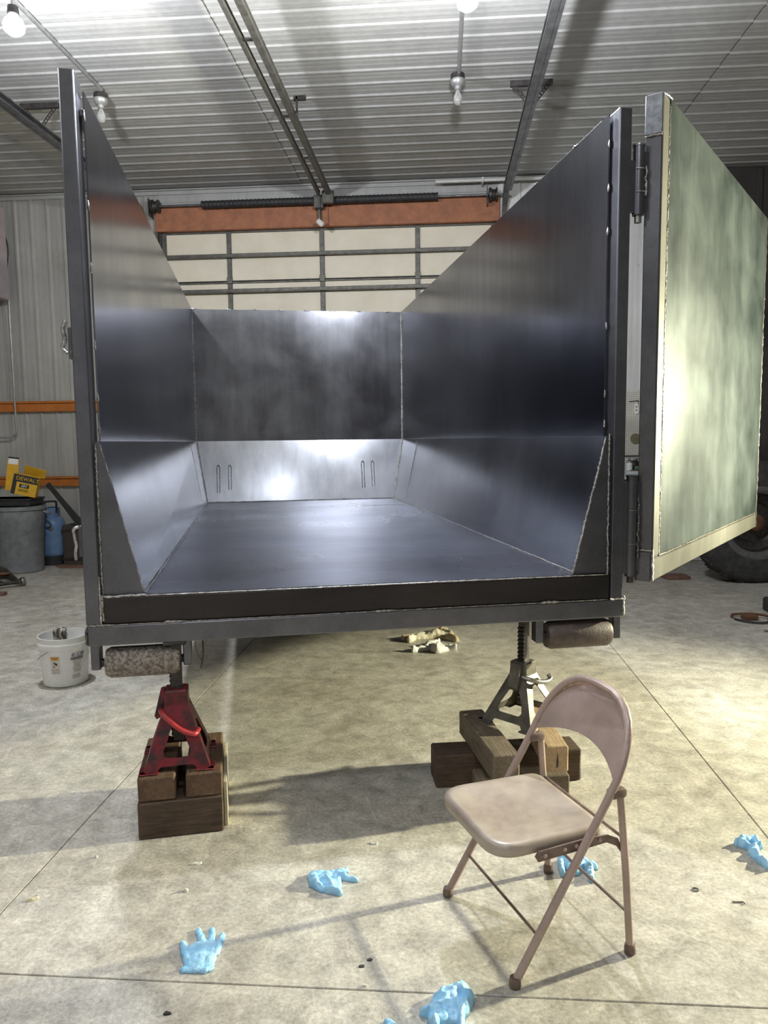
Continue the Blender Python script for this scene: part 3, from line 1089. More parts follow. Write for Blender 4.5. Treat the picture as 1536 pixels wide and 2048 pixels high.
# hinges
for z0, z1, top in ((2.475, 2.755, True), (0.925, 1.365, False)):
    b = B()
    n = 3
    hz = (z1 - z0) / n
    cyl(b, (1.172, 0.015, z0), (1.172, 0.015, z1), 0.0245, 18)
    hg = obj('hinge', b, M_TUBE, ct, 40)
    b = B()
    cyl(b, (1.172, 0.015, z0 - 0.03), (1.172, 0.015, z1 + 0.006), 0.015, 14)
    lathe(b, [(0.027, 0), (0.027, 0.008)], 16, (1.172, 0.015, z1))
    obj('pin', b, M_STEELH if top else M_DARKIRON, hg, 40)
    b = B()
    box(b, (1.128, 0.005, z0 + 0.01), (1.165, 0.025, z1 - 0.06 if top else z1 - 0.02), 0.002)
    obj('post_leaf', b, M_TUBE, hg)
    b = B()
    box(b, (1.172, 0.008, z0 + 0.02), (1.25, 0.022, z1 - 0.02), 0.002)
    obj('gate_leaf', b, M_TUBE, hg)
    for k in range(1, n):
        bb = bead([(1.149, -0.006, z0 + hz * k), (1.172, -0.012, z0 + hz * k), (1.193, -0.004, z0 + hz * k)], 0.003, M_GRIND if top else M_WELDD, 0.3, 0.008, seed=70 + k)
        bb.parent = hg
    bb = bead([(1.197, 0.0, z0 + 0.08), (1.197, 0.0, z1 - 0.08)], 0.006, M_WELD if top else M_WELDD, 0.5, 0.012, seed=75)
    bb.parent = hg


# ------------------------------------------------------------------ jack stands
def c2w(u, v, z=0.0):
    c, s = math.cos(CA), math.sin(CA)
    return (CO[0] + c * u - s * v, CO[1] + s * u + c * v, z)


def plate_with_hole(bot, top, h, hole, cut, thick=0.005):
    """one leaning face of a pyramid stand, built in x (across) z (up) with y = lean; hole = list of (x,z); cut = notch height under the face"""
    n = 48
    def edge(pts):
        # resample closed polyline to n points by length
        P = [Vector((p[0], p[1], 0)) for p in pts]
        seg = [(P[(i + 1) % len(P)] - P[i]).length for i in range(len(P))]
        tot = sum(seg)
        out = []
        for k in range(n):
            d = tot * k / n
            i = 0
            while d > seg[i]:
                d -= seg[i]
                i += 1
            out.append(P[i].lerp(P[(i + 1) % len(P)], d / seg[i]))
        return out
    outer = edge([(0, h), (top, h), (bot, 0), (bot - 0.05, 0), (bot - 0.065, cut), (-bot + 0.065, cut), (-bot + 0.05, 0), (-bot, 0), (-top, h)])
    inner = edge(hole)
    lean = (bot - top)
    def lift(p, off):
        y = -(bot - lean * p.y / h)
        nv = Vector((0, -h, lean)).normalized()
        return Vector((p.x, y, p.y)) - nv * off
    b = B()
    A = [b.verts.new(lift(p, 0)) for p in outer]
    C = [b.verts.new(lift(p, 0)) for p in inner]
    A2 = [b.verts.new(lift(p, thick)) for p in outer]
    C2 = [b.verts.new(lift(p, thick)) for p in inner]
    for k in range(n):
        j = (k + 1) % n
        b.faces.new((A[k], A[j], C[j], C[k]))
        b.faces.new((A2[j], A2[k], C2[k], C2[j]))
        b.faces.new((A[j], A[k], A2[k], A2[j]))
        b.faces.new((C[k], C[j], C2[j], C2[k]))
    bmesh.ops.recalc_face_normals(b, faces=b.faces[:])
    return b


def jack_stand(name, label, loc, rz, h, bot, top, mat, hmat, ztop, rot_handle, hole, flat=False):
    t = thing(name, label, 'jack stand', loc, rz, group='jack stands under the container')
    for k in range(4):
        o = obj('leg_plate', plate_with_hole(bot, top, h, hole, 0.022), mat, t)
        o.rotation_euler = (0, 0, k * math.pi / 2)
    # base flanges
    for k in range(4):
        b = B()
        box(b, (-bot - 0.012, -bot - 0.016, 0.0), (-bot + 0.06, -bot + 0.012, 0.006), 0.002)
        box(b, (bot - 0.06, -bot - 0.016, 0.0), (bot + 0.012, -bot + 0.012, 0.006), 0.002)
        o = obj('foot_flange', b, mat, t)
        o.rotation_euler = (0, 0, k * math.pi / 2)
    # collar with a bulge for the pawl
    b = B()
    box(b, (-top - 0.004, -top - 0.004, h - 0.02), (top + 0.004, top + 0.004, h + 0.05), 0.006)
    slab(b, [(-top - 0.004, -0.025, h + 0.05), (-top - 0.02, -0.025, h + 0.045), (-top - 0.046, -0.025, h - 0.055), (-top - 0.038, -0.025, h - 0.07), (-top - 0.004, -0.025, h - 0.05)], (0, 0.05, 0))
    obj('collar', b, mat, t)
    # ratchet bar with teeth on its left edge
    zt = ztop - loc[2]
    pts = [(0.024, 0, 0.08), (0.024, 0, zt)]
    z = zt
    pts.append((-0.016, 0, z))
    z -= 0.05
    while z > 0.10:
        pts += [(-0.016, 0, z), (-0.026, 0, z - 0.004), (-0.016, 0, z - 0.018)]
        z -= 0.0185
    pts.append((-0.016, 0, 0.08))
    b = B()
    slab(b, [(x, y - 0.016, z) for x, y, z in pts], (0, 0.032, 0))
    obj('ratchet_bar', b, M_DARKIRON, t)
    b = B()
    box(b, (-0.045, -0.032, zt - 0.014), (0.045, 0.032, zt), 0.004)
    obj('saddle', b, M_DARKIRON, t)
    b = B()
    tube(b, catmull(rot_handle, 5), 0.0105, 10)
    obj('handle', b, hmat, t, 60)
    return t


# D-shaped opening, sampled from the top centre clockwise
HOLE = [(0, 0.165), (0.020, 0.158), (0.028, 0.142), (0.034, 0.118), (0.052, 0.075), (0.05, 0.058), (0.035, 0.05),
        (-0.035, 0.05), (-0.05, 0.058), (-0.052, 0.075), (-0.034, 0.118), (-0.028, 0.142), (-0.020, 0.158)]
HOLEG = [(0, 0.175), (0.016, 0.17), (0.028, 0.15), (0.062, 0.085), (0.064, 0.068), (0.052, 0.055),
         (-0.052, 0.055), (-0.064, 0.068), (-0.062, 0.085), (-0.028, 0.15), (-0.016, 0.17)]
TL = 0.248
jl = c2w(-0.80, 0.03, TL)
jack_stand('jack_stand', 'chipped red jack stand on two stacked timber blocks', jl, CA + 0.03, 0.25, 0.13, 0.042, M_RED, M_REDH, Z0,
           [(-0.06, -0.05, 0.222), (-0.05, -0.08, 0.22), (-0.03, -0.095, 0.20), (0.01, -0.105, 0.165), (0.045, -0.108, 0.145), (0.072, -0.105, 0.138), (0.085, -0.07, 0.143)], HOLE)
TR = 0.262
jr = c2w(0.715, 0.12, TR)
jack_stand('jack_stand', 'worn grey jack stand on crossed timbers behind the chair', jr, CA + 0.62, 0.225, 0.135, 0.04, M_GREY, M_STEELH, Z0,
           [(-0.05, -0.03, 0.215), (-0.045, -0.06, 0.21), (-0.02, -0.085, 0.2), (0.03, -0.10, 0.19), (0.07, -0.10, 0.195), (0.075, -0.085, 0.21)], HOLEG)


# ------------------------------------------------------------------ timbers
def timber(name, label, cx, cy, z0, lx, ly, lz, rz, mat, group='timber blocks under the jack stands', bev=0.006, seed=0):
    b = B()
    rnd = random.Random(seed + 11)
    box(b, (-lx / 2, -ly / 2, 0), (lx / 2, ly / 2, lz), bev)
    bmesh.ops.subdivide_edges(b, edges=b.edges[:], cuts=1, use_grid_fill=True)
    for v in b.verts:
        v.co += Vector((rnd.uniform(-1, 1), rnd.uniform(-1, 1), 0)) * 0.0012
    o = obj(name, b, mat, None, loc=(cx, cy, z0), rot=(0, 0, rz))
    return tag(o, label, 'timber', group)


ra = CA + 0.03
p = c2w(-0.79, 0.075)
ca, sa = math.cos(ra), math.sin(ra)
timber('timber_block', 'thick dark timber block lying on the floor under the red jack stand', p[0] + 0.0, p[1] + 0.0, 0, 0.325, 0.42, 0.148, ra, M_TIMBER, seed=1)
for dx, lab in ((-0.088, 'left squared timber right under the red jack stand'), (0.092, 'right squared timber right under the red jack stand')):
    q = (p[0] + ca * dx - sa * -0.0, p[1] + sa * dx + ca * -0.0)
    timber('squared_timber', lab, q[0], q[1], 0.149, 0.142, 0.41, 0.098, ra, M_TIMBERY, seed=2 + int(dx * 100))
q = (p[0] + ca * 0.172 - sa * 0.03, p[1] + sa * 0.172 + ca * 0.03)
timber('edge_board', 'thin pale board standing on edge beside the red jack stand blocks', q[0], q[1], 0, 0.014, 0.40, 0.185, ra, M_PALE, bev=0.002, seed=9)

ang = math.atan2(3.287 - 3.176, 0.623 + 0.022)
timber('long_timber', 'long dark timber lying on the floor crosswise under the grey jack stand', 0.30 - math.sin(ang) * 0.075, 3.232 + math.cos(ang) * 0.075, 0, 0.66, 0.15, 0.148, ang, M_TIMBER, seed=20)
timber('short_timber', 'short timber lying on the floor in front of the long dark timber', 0.335, 3.10, 0, 0.40, 0.10, 0.12, 0.13, M_TIMBERG, seed=21)
timber('cross_timber', 'weathered timber under the left of the grey jack stand', 0.20, 3.20, 0.149, 0.115, 0.52, 0.112, 0.24, M_TIMBERG, seed=22)
timber('cross_timber', 'light timber with a split end under the right of the grey jack stand', 0.455, 3.29, 0.149, 0.095, 0.50, 0.112, 0.10, M_TIMBERL, seed=23)
b = B()
slab(b, [(-0.003, -0.2515, 0.02), (0.003, -0.2515, 0.022), (0.005, -0.2515, 0.05), (0.001, -0.2515, 0.085), (-0.004, -0.2515, 0.05)], (0, 0.002, 0))
sp = obj('split', b, M_PRINT, bpy.data.objects['cross_timber.001'])

# ------------------------------------------------------------------ folding chair
chz = thing('folding_chair', 'worn taupe metal folding chair standing on the concrete', 'chair', (0.282, 2.271, 0), math.atan2(-0.4087, -0.9126))
# local x = forward, y = the sitter's left (towards the camera)


def tube_x(z):
    return 0.195 - 0.623 * z if z < 0.53 else -0.135 - 0.5 * (z - 0.53)


half = []
for i in range(9):
    z = 0.012 + (0.55 - 0.012) * i / 8
    half.append((z, 0.226))
for i in range(1, 9):
    a = i / 8 * math.pi / 2
    half.append((0.55 + 0.205 * math.sin(a) ** 0.95, 0.226 * max(0.0, math.cos(a)) ** 0.72))
path = [(tube_x(z), y, z) for z, y in half] + [(tube_x(z), -y, z) for z, y in reversed(half[:-1])]
b = B()
tube(b, path, 0.0125, 12)
obj('frame_tube', b, M_CHAIR, chz, 60)
for s in (-1, 1):
    b = B()
    tube(b, [(-0.205, s * 0.225, 0.012), (-0.188, s * 0.222, 0.25), (-0.165, s * 0.218, 0.50)], 0.0115, 12)
    rl = obj('rear_leg', b, M_CHAIR, chz, 60)
    for x, y in ((0.187, s * 0.226), (-0.205, s * 0.225)):
        b = B()
        lathe(b, [(0.014, 0.0), (0.0172, 0.004), (0.0172, 0.018), (0.0145, 0.03)], 16, (x, y, 0))
        obj('foot_cap', b, M_CHAIRD, chz, 40)
    # bracket joining the rear leg to the frame tube
    b = B()
    box(b, (-0.176, s * 0.222 - 0.0165, 0.497), (-0.120, s * 0.222 + 0.0165, 0.527), 0.010, seg=2)
    obj('bracket', b, M_CHAIRD, chz, 40)
    # seat arm and curved link under the seat
    b = B()
    o2 = [(0.105, 0.345), (0.115, 0.362), (0.105, 0.376), (-0.06, 0.384), (-0.13, 0.38), (-0.165, 0.362), (-0.182, 0.325), (-0.178, 0.315), (-0.16, 0.34), (-0.125, 0.358), (-0.06, 0.354)]
    slab(b, [(x, s * 0.206, z) for x, z in o2], (0, s * 0.005, 0))
    arm = obj('seat_arm', b, M_CHAIRD, chz)
    b = B()
    for x, z in ((0.085, 0.361), (0.02, 0.366), (-0.02, 0.368), (-0.10, 0.372)):
        lathe(b, [(0.006, -0.002), (0.006, 0.002), (0.003, 0.004)], 10, (x, s * 0.213, z), 'y') if s > 0 else lathe(b, [(0.003, -0.004), (0.006, -0.002), (0.006, 0.002)], 10, (x, s * 0.213, z), 'y')
    obj('rivets', b, M_CHAIR, arm, 40)
for (x, z, nm) in ((0.112, 0.133, 'front_rod'), (-0.196, 0.13, 'rear_rod'), (-0.178, 0.365, 'upper_rod')):
    b = B()
    cyl(b, (x, -0.222, z), (x, 0.222, z), 0.0048, 8)
    obj(nm, b, M_CHAIRD, chz, 40)
# seat: rounded tray, dished, with a rolled skirt
outl = []


def rounded(corners, r, n=7):
    out = []
    m = len(corners)
    for i in range(m):
        p0, p1, p2 = (Vector(corners[(i - 1) % m]), Vector(corners[i]), Vector(corners[(i + 1) % m]))
        rr = r[i]
        a = p1 + (p0 - p1).normalized() * rr
        c = p1 + (p2 - p1).normalized() * rr
        for k in range(n + 1):
            t = k / n
            out.append(a * (1 - t) ** 2 + p1 * 2 * t * (1 - t) + c * t * t)
    return out


so = rounded([(0.238, 0.203), (-0.135, 0.192), (-0.135, -0.192), (0.238, -0.203)], [0.09, 0.04, 0.04, 0.09])
cen = Vector((0.05, 0.0))
b = B()
rings = []
for f, z in ((0.12, -0.010), (0.4, -0.0085), (0.7, -0.004), (0.88, 0.0), (0.95, 0.0005), (0.985, -0.004), (1.0, -0.013), (1.0, -0.034), (0.98, -0.037), (0.975, -0.02)):
    rings.append([b.verts.new((cen.x + (q.x - cen.x) * f, (q.y) * f, 0.402 + z)) for q in so])
b.faces.new(rings[0])
for a, c in zip(rings, rings[1:]):
    m = len(a)
    for k in range(m):
        b.faces.new((a[k], a[(k + 1) % m], c[(k + 1) % m], c[k]))
bmesh.ops.recalc_face_normals(b, faces=b.faces[:])
obj('seat', b, M_SEAT, chz, 60)
# backrest plate bowed backwards inside the arch
b = B()
nu, nv = 24, 10
grid = []
for side in (0, 1):
    g = []
    for i in range(nu + 1):
        t = -1 + 2 * i / nu
        y = 0.214 * t
        a = math.acos(min(1, (abs(t)) ** (1 / 0.72)))
        ztop = 0.55 + 0.195 * math.sin(a) ** 0.95
        zlow = 0.545 + 0.045 * (1 - t * t)
        if ztop < zlow + 0.002:
            ztop = zlow + 0.002
        row = []
        for j in range(nv + 1):
            z = zlow + (ztop - zlow) * j / nv
            x = tube_x(z) - 0.030 * (1 - t * t) + (0.0025 if side == 0 else -0.0025)
            row.append(b.verts.new((x, y, z)))
        g.append(row)
    grid.append(g)
for side, g in enumerate(grid):
    for i in range(nu):
        for j in range(nv):
            q = (g[i][j], g[i + 1][j], g[i + 1][j + 1], g[i][j + 1])
            b.faces.new(q if side == 0 else tuple(reversed(q)))
for i in range(nu):
    b.faces.new((grid[0][i + 1][0], grid[0][i][0], grid[1][i][0], grid[1][i + 1][0]))
    b.faces.new((grid[0][i][nv], grid[0][i + 1][nv], grid[1][i + 1][nv], grid[1][i][nv]))
bmesh.ops.recalc_face_normals(b, faces=b.faces[:])
obj('backrest', b, M_CHAIR, chz, 50)


# ------------------------------------------------------------------ crumpled soft things: gloves and rags
def soft(name, label, cat, caps, height, mat, group, seed=0, cell=0.0026, wrinkle=1.0):
    """caps: list of ((x,y),(x,y),r0,r1) strokes on the floor; union is inflated into a wrinkled skin"""
    sc_ = 2.0 if cell > 0.005 else 1.0
    xs = [c[k][0] for c in caps for k in (0, 1)]
    ys = [c[k][1] for c in caps for k in (0, 1)]
    pad = max(max(c[2], c[3]) for c in caps) + 2 * cell
    x0, y0 = min(xs) - pad, min(ys) - pad
    nx = int((max(xs) + pad - x0) / cell) + 2
    ny = int((max(ys) + pad - y0) / cell) + 2

    def sdf(x, y):
        d = 1e9
        rr = 0.01
        for (a, c, r0, r1) in caps:
            dx, dy = c[0] - a[0], c[1] - a[1]
            l2 = dx * dx + dy * dy + 1e-12
            t = max(0, min(1, ((x - a[0]) * dx + (y - a[1]) * dy) / l2))
            r = r0 + (r1 - r0) * t
            q = math.hypot(x - a[0] - dx * t, y - a[1] - dy * t) - r
            if q < d:
                d, rr = q, r
        return d, rr
    D = [[None] * ny for _ in range(nx)]
    for i in range(nx):
        for j in range(ny):
            x, y = x0 + i * cell, y0 + j * cell
            d, r = sdf(x, y)
            D[i][j] = (d + 0.003 * noise.noise(Vector((x * 60, y * 60, seed))), r)
    b = B()
    V, V2 = {}, {}

    def vert(i, j):
        if (i, j) not in V:
            x, y = x0 + i * cell, y0 + j * cell
            d, r = D[i][j]
            k = max(0.0, min(1.0, -d / r))
            pr = math.sqrt(max(0.0, 1 - (1 - k) ** 2))
            w = 0.62 + wrinkle * (0.42 * noise.noise(Vector((x * 26 / sc_ + 3, y * 26 / sc_, seed + 7))) + 0.2 * noise.noise(Vector((x * 70 / sc_, y * 70 / sc_ + 5, seed))))
            f = abs(noise.noise(Vector((x * 20 / sc_, y * 20 / sc_, seed + 20))))
            z = height * pr * max(0.15, w + 0.3 * (1 - min(1, f * 3.5)) * wrinkle - 0.06)
            V[(i, j)] = b.verts.new((x, y, 0.0025 + z))
            V2[(i, j)] = b.verts.new((x, y, 0.0012))
        return V[(i, j)]
    used = {}
    for i in range(nx - 1):
        for j in range(ny - 1):
            cs = ((i, j), (i + 1, j), (i + 1, j + 1), (i, j + 1))
            if all(D[a][c][0] < 0.0006 for a, c in cs):
                b.faces.new([vert(*q) for q in cs])
                b.faces.new([V2[q] for q in reversed(cs)])
                for q in range(4):
                    e = (cs[q], cs[(q + 1) % 4])
                    used[e] = used.get(e, 0) + 1
    for (p, q) in list(used):
        if (q, p) not in used:
            b.faces.new((V[q], V[p], V2[p], V2[q]))
    top = [v for v in V.values()]
    for _ in range(1):
        bmesh.ops.smooth_vert(b, verts=top, factor=0.5, use_axis_x=True, use_axis_y=True, use_axis_z=True)
    cx = sum(v.co.x for v in b.verts) / len(b.verts)
    cy = sum(v.co.y for v in b.verts) / len(b.verts)
    for v in b.verts:
        v.co.x -= cx
        v.co.y -= cy
    o = obj(name, b, mat, None, 70, loc=(cx, cy, 0))
    return tag(o, label, cat, group)


GG = 'blue gloves dropped on the floor'
P = [(-0.799, 2.107), (-0.776, 2.059), (-0.77, 2.166), (-0.736, 2.111), (-0.728, 2.173), (-0.711, 2.113), (-0.687, 2.152), (-0.685, 2.069), (-0.749, 2.092), (-0.706, 2.086), (-0.736, 2.005), (-0.687, 2.004)]
soft('nitrile_glove', 'light blue glove lying flat with its fingers spread', 'glove',
     [(P[0], P[1], 0.0115, 0.012), (P[2], P[3], 0.011, 0.014), (P[4], P[5], 0.0105, 0.014), (P[6], P[7], 0.009, 0.013), (P[1], P[10], 0.012, 0.02),
      (P[8], P[10], 0.026, 0.024), (P[9], P[11], 0.024, 0.017), ((-0.757, 1.995), (-0.69, 1.992), 0.013, 0.009), ((-0.728, 2.095), (-0.715, 2.01), 0.03, 0.022), ((-0.77, 2.07), (-0.72, 2.05), 0.015, 0.02)], 0.013, M_GLOVE, GG, 1, wrinkle=0.8)
P = [(-0.456, 2.478), (-0.444, 2.431), (-0.378, 2.489), (-0.36, 2.412), (-0.342, 2.516), (-0.347, 2.475), (-0.3, 2.463), (-0.408, 2.404), (-0.35, 2.385)]
soft('nitrile_glove', 'light blue glove with two fingers pointing at the chair', 'glove',
     [(P[0], P[1], 0.022, 0.018), (P[0], P[2], 0.02, 0.018), (P[2], P[3], 0.02, 0.014), (P[1], P[7], 0.018, 0.016), (P[7], P[8], 0.014, 0.011), (P[2], P[4], 0.013, 0.009), (P[5], P[6], 0.012, 0.009), (P[2], P[5], 0.018, 0.012), ((-0.42, 2.455), (-0.385, 2.44), 0.026, 0.026), ((-0.40, 2.43), (-0.375, 2.41), 0.02, 0.02)], 0.026, M_GLOVE, GG, 2)
P = [(0.053, 1.961), (0.072, 1.928), (-0.001, 1.924), (-0.017, 1.872), (-0.055, 1.866), (-0.022, 1.844), (0.047, 1.851), (0.026, 1.874)]
soft('nitrile_glove', 'crumpled light blue glove at the bottom edge below the chair', 'glove',
     [(P[0], P[1], 0.022, 0.016), (P[0], P[2], 0.024, 0.026), (P[2], P[3], 0.028, 0.03), (P[3], P[4], 0.014, 0.01), (P[3], P[5], 0.024, 0.02), (P[1], P[6], 0.018, 0.012), (P[7], P[2], 0.03, 0.026), (P[6], (0.05, 1.82), 0.012, 0.01), (P[5], (-0.02, 1.80), 0.016, 0.012), ((0.02, 1.92), (0.045, 1.895), 0.032, 0.028), ((0.03, 1.87), (0.0, 1.85), 0.03, 0.026)], 0.034, M_GLOVE, GG, 3)
P = [(0.431, 2.621), (0.424, 2.539), (0.468, 2.559), (0.449, 2.603), (0.514, 2.616), (0.547, 2.591), (0.524, 2.589), (0.519, 2.51)]
soft('nitrile_glove', 'wadded blue glove on the floor behind the chair legs', 'glove',
     [(P[0], P[1], 0.014, 0.011), (P[3], P[2], 0.018, 0.02), (P[2], P[4], 0.022, 0.018), (P[4], P[5], 0.016, 0.012), (P[6], P[7], 0.018, 0.011), (P[0], P[3], 0.014, 0.016)], 0.04, M_GLOVE, GG, 4)
P = [(1.113, 2.776), (1.164, 2.804), (1.161, 2.744), (1.193, 2.811), (1.186, 2.76), (1.142, 2.709), (1.155, 2.653), (1.16, 2.617)]
soft('nitrile_glove', 'twisted blue glove at the right edge of the floor', 'glove',
     [(P[0], P[1], 0.014, 0.014), (P[0], P[2], 0.014, 0.016), (P[1], P[3], 0.014, 0.010), (P[3], P[4], 0.010, 0.010), (P[2], P[5], 0.018, 0.017), (P[5], P[6], 0.017, 0.014), (P[6], P[7], 0.012, 0.008), (P[4], P[2], 0.011, 0.013), (P[6], (1.185, 2.63), 0.012, 0.009)], 0.036, M_GLOVE, GG, 5)
soft('nitrile_glove', 'small torn scrap of blue glove at the bottom edge', 'glove',
     [((-0.146, 1.832), (-0.132, 1.826), 0.012, 0.011), ((-0.14, 1.82), (-0.13, 1.80), 0.010, 0.009)], 0.02, M_GLOVE, GG, 6)
P = [(-0.289, 5.599), (-0.237, 5.541), (-0.219, 5.643), (-0.131, 5.666), (-0.054, 5.711), (-0.021, 5.797), (0.025, 5.842), (0.073, 5.653), (0.11, 5.573)]
soft('shop_rag', 'yellow-stained rag on the floor under the container', 'rag',
     [(P[0], P[2], 0.025, 0.04), (P[1], P[2], 0.028, 0.04), (P[2], P[3], 0.045, 0.05), (P[3], P[4], 0.05, 0.06), (P[4], P[5], 0.06, 0.04), (P[5], P[6], 0.04, 0.03), (P[6], P[7], 0.03, 0.045), (P[7], P[8], 0.045, 0.03), (P[4], P[7], 0.05, 0.05)], 0.062, M_RAGY, 'rags on the floor', 7, 0.008)
P = [(-0.201, 5.276), (-0.135, 5.333), (-0.073, 5.392), (-0.025, 5.489), (-0.025, 5.265), (0.043, 5.34), (0.105, 5.306)]
soft('shop_rag', 'clean white rag in front of the yellow-stained rag', 'rag',
     [(P[0], P[1], 0.02, 0.035), (P[1], P[2], 0.035, 0.05), (P[2], P[3], 0.04, 0.025), (P[2], P[4], 0.05, 0.025), (P[2], P[5], 0.055, 0.045), (P[5], P[6], 0.04, 0.016), (P[4], P[5], 0.03, 0.04)], 0.062, M_RAG, 'rags on the floor', 8, 0.008)


# ------------------------------------------------------------------ small litter on the concrete
def chip(name, label, x, y, lx, ly, lz, rz, mat, seed, cat='scrap', group='scraps on the floor'):
    rnd = random.Random(seed)
    b = B()
    n = 9
    pts = []
    for k in range(n):
        a = 2 * math.pi * k / n
        s = rnd.uniform(0.7, 1.0)
        pts.append((lx / 2 * math.cos(a) * s, ly / 2 * math.sin(a) * s, 0))
    slab(b, pts, (0, 0, lz))
    for v in b.verts:
        if v.co.z > lz / 2:
            v.co.x *= 0.8
            v.co.y *= 0.75
            v.co.z *= rnd.uniform(0.5, 1.2)
    o = obj(name, b, mat, None, loc=(x, y, 0.0005), rot=(0, 0, rz))
    return tag(o, label, cat, group)


chip('paper_scrap', 'long white scrap in front of the red jack stand blocks', -0.899, 2.537, 0.055, 0.016, 0.006, 0.25, M_PAPER, 1)
chip('paper_scrap', 'tiny white crumb left of the two-finger glove', -0.882, 2.374, 0.018, 0.018, 0.010, 0, M_PAPER, 2)
chip('paper_scrap', 'white scrap between the red jack stand and the chair seat', -0.262, 2.709, 0.045, 0.016, 0.005, -0.2, M_PAPER, 3)
chip('paper_scrap', 'pale crumb on the floor left of the red jack blocks', -1.288, 2.558, 0.016, 0.016, 0.01, 0, M_PAPER, 4)
chip('paper_scrap', 'tan shred beside the floor joint at the left edge', -1.388, 2.294, 0.05, 0.02, 0.01, 0.6, M_PALE, 5)
chip('paper_scrap', 'tiny pale blue crumb near the bottom glove', -0.219, 1.966, 0.016, 0.012, 0.005, 0, M_PAPER, 6)
chip('dirt_clod', 'upper dark spot of dirt left of the chair', -0.216, 2.072, 0.022, 0.018, 0.003, 0.5, M_PRINT, 7)
chip('dirt_clod', 'lower dark spot of dirt left of the chair', -0.238, 2.043, 0.024, 0.016, 0.003, 0.1, M_PRINT, 8)
chip('dirt_clod', 'dark dirt crumb at the bottom left', -0.745, 1.829, 0.028, 0.014, 0.006, 0.1, M_PRINT, 9)
b = B()
tube(b, [(0.010 * math.cos(a * math.pi / 8), 0.010 * math.sin(a * math.pi / 8), 0.002) for a in range(16)], 0.002, 6, closed=True)
tag(obj('washer', b, M_STEELH, None, 60, loc=(0.862, 2.481, 0)), 'small steel ring lying right of the chair', 'washer')
b = B()
tube(b, [(-0.02, 0, 0.003), (0.015, 0.002, 0.003), (0.018, -0.008, 0.003)], 0.0018, 6)
tag(obj('bent_nail', b, M_DARKIRON, None, 60, loc=(0.979, 2.416, 0)), 'small bent nail on the floor at the right', 'nail')

# ------------------------------------------------------------------ white bucket
bx, by = -2.425, 4.535
bk = thing('plastic_bucket', 'white lidless plastic bucket with printed labels left of the container', 'bucket', (bx, by, 0))
BH = 0.315


def br(z):
    return 0.134 + 0.020 * z / BH


b = B()
prof = [(0.02, 0.002), (0.124, 0.0), (0.134, 0.006), (br(0.24), 0.24), (br(0.245) + 0.008, 0.243), (br(0.27) + 0.010, 0.275), (br(0.27) + 0.006, 0.282), (br(0.29) + 0.001, 0.285), (br(0.3) + 0.001, 0.305), (br(0.3) + 0.004, 0.31), (br(0.3) + 0.003, BH), (br(0.3) - 0.003, BH), (br(0.28) - 0.004, 0.28), (0.122, 0.012), (0.02, 0.01)]
lathe(b, prof, 48)
obj('body', b, M_WHITEP, bk, 50)


def on_bucket(o_bm, ang, zc, off=0.0012):
    """wrap a flat XZ layout around the bucket; ang = direction from the bucket to the viewer side"""
    for v in o_bm.verts:
        x, z = v.co.x, v.co.z + zc
        r = br(z) + off - v.co.y
        a = ang + x / r
        v.co = (r * math.cos(a), r * math.sin(a), z)
    return o_bm


def patch(w, h, nx=10):
    b = B()
    g = [[b.verts.new((-w / 2 + w * i / nx, 0, -h / 2 + h * j)) for j in (0, 1)] for i in range(nx + 1)]
    for i in range(nx):
        b.faces.new((g[i][0], g[i + 1][0], g[i + 1][1], g[i][1]))
    return b


A_FRONT = math.atan2(-by, -bx)
AL, AR = A_FRONT - 0.42, A_FRONT + 0.55
lb = obj('warning_label', on_bucket(patch(0.058, 0.115), AL, 0.15), M_LABEL, bk)
for w, h, z, mat, nm in ((0.054, 0.022, 0.193, M_ORANGEP, 'label_band'), (0.044, 0.004, 0.197, M_PRINT, 'label_text'), (0.032, 0.004, 0.189, M_PRINT, 'label_text'),
                         (0.046, 0.016, 0.118, M_GREYP, 'label_text'), (0.046, 0.012, 0.101, M_GREYP, 'label_text')):
    obj(nm, on_bucket(patch(w, h, 8), AL, z, 0.0022), mat, lb)
b = B()
slab(b, [(-0.014, 0, 0.018), (-0.006, 0, 0.016), (0.004, 0, 0.010), (0.016, 0, 0.006), (0.012, 0, 0.0), (0.016, 0, -0.008), (0.006, 0, -0.006), (-0.002, 0, 0.004)], (0, 0.0004, 0))
slab(b, [(-0.013, 0, -0.014), (0.0, 0, -0.014), (0.0, 0, -0.019), (-0.013, 0, -0.019)], (0, 0.0004, 0))
obj('pictogram', on_bucket(b, AL, 0.155, 0.0024), M_PRINT, lb)
b = B()
slab(b, [(-0.011, 0, 0.0), (-0.006, 0, 0.003), (-0.002, 0, -0.004), (-0.008, 0, -0.009)], (0, 0.0004, 0))
obj('pictogram_dot', on_bucket(b, AL, 0.155, 0.0024), M_REDP, lb)
t = text_bm('RE-SORB', 0.036)
for v in t.verts:
    v.co.x = v.co.x * 0.62 + v.co.z * 0.25
obj('printed_word', on_bucket(t, AR, 0.205, 0.002), M_NAVY, bk)
rw = random.Random(3)
for k, (z, w, h) in enumerate(((0.187, 0.085, 0.005), (0.178, 0.085, 0.005), (0.169, 0.06, 0.004), (0.158, 0.055, 0.008), (0.145, 0.05, 0.008), (0.132, 0.045, 0.010), (0.117, 0.062, 0.010), (0.103, 0.05, 0.008), (0.093, 0.05, 0.004))):
    obj('text_line', on_bucket(patch(w, h, 8), AR - 0.04, z, 0.002), M_GREYP if k > 1 else M_PRINT, bk)
obj('print_block', on_bucket(patch(0.05, 0.026, 8), AR - 0.1, 0.066, 0.002), M_GREYP, bk)
b = B()
pts = []
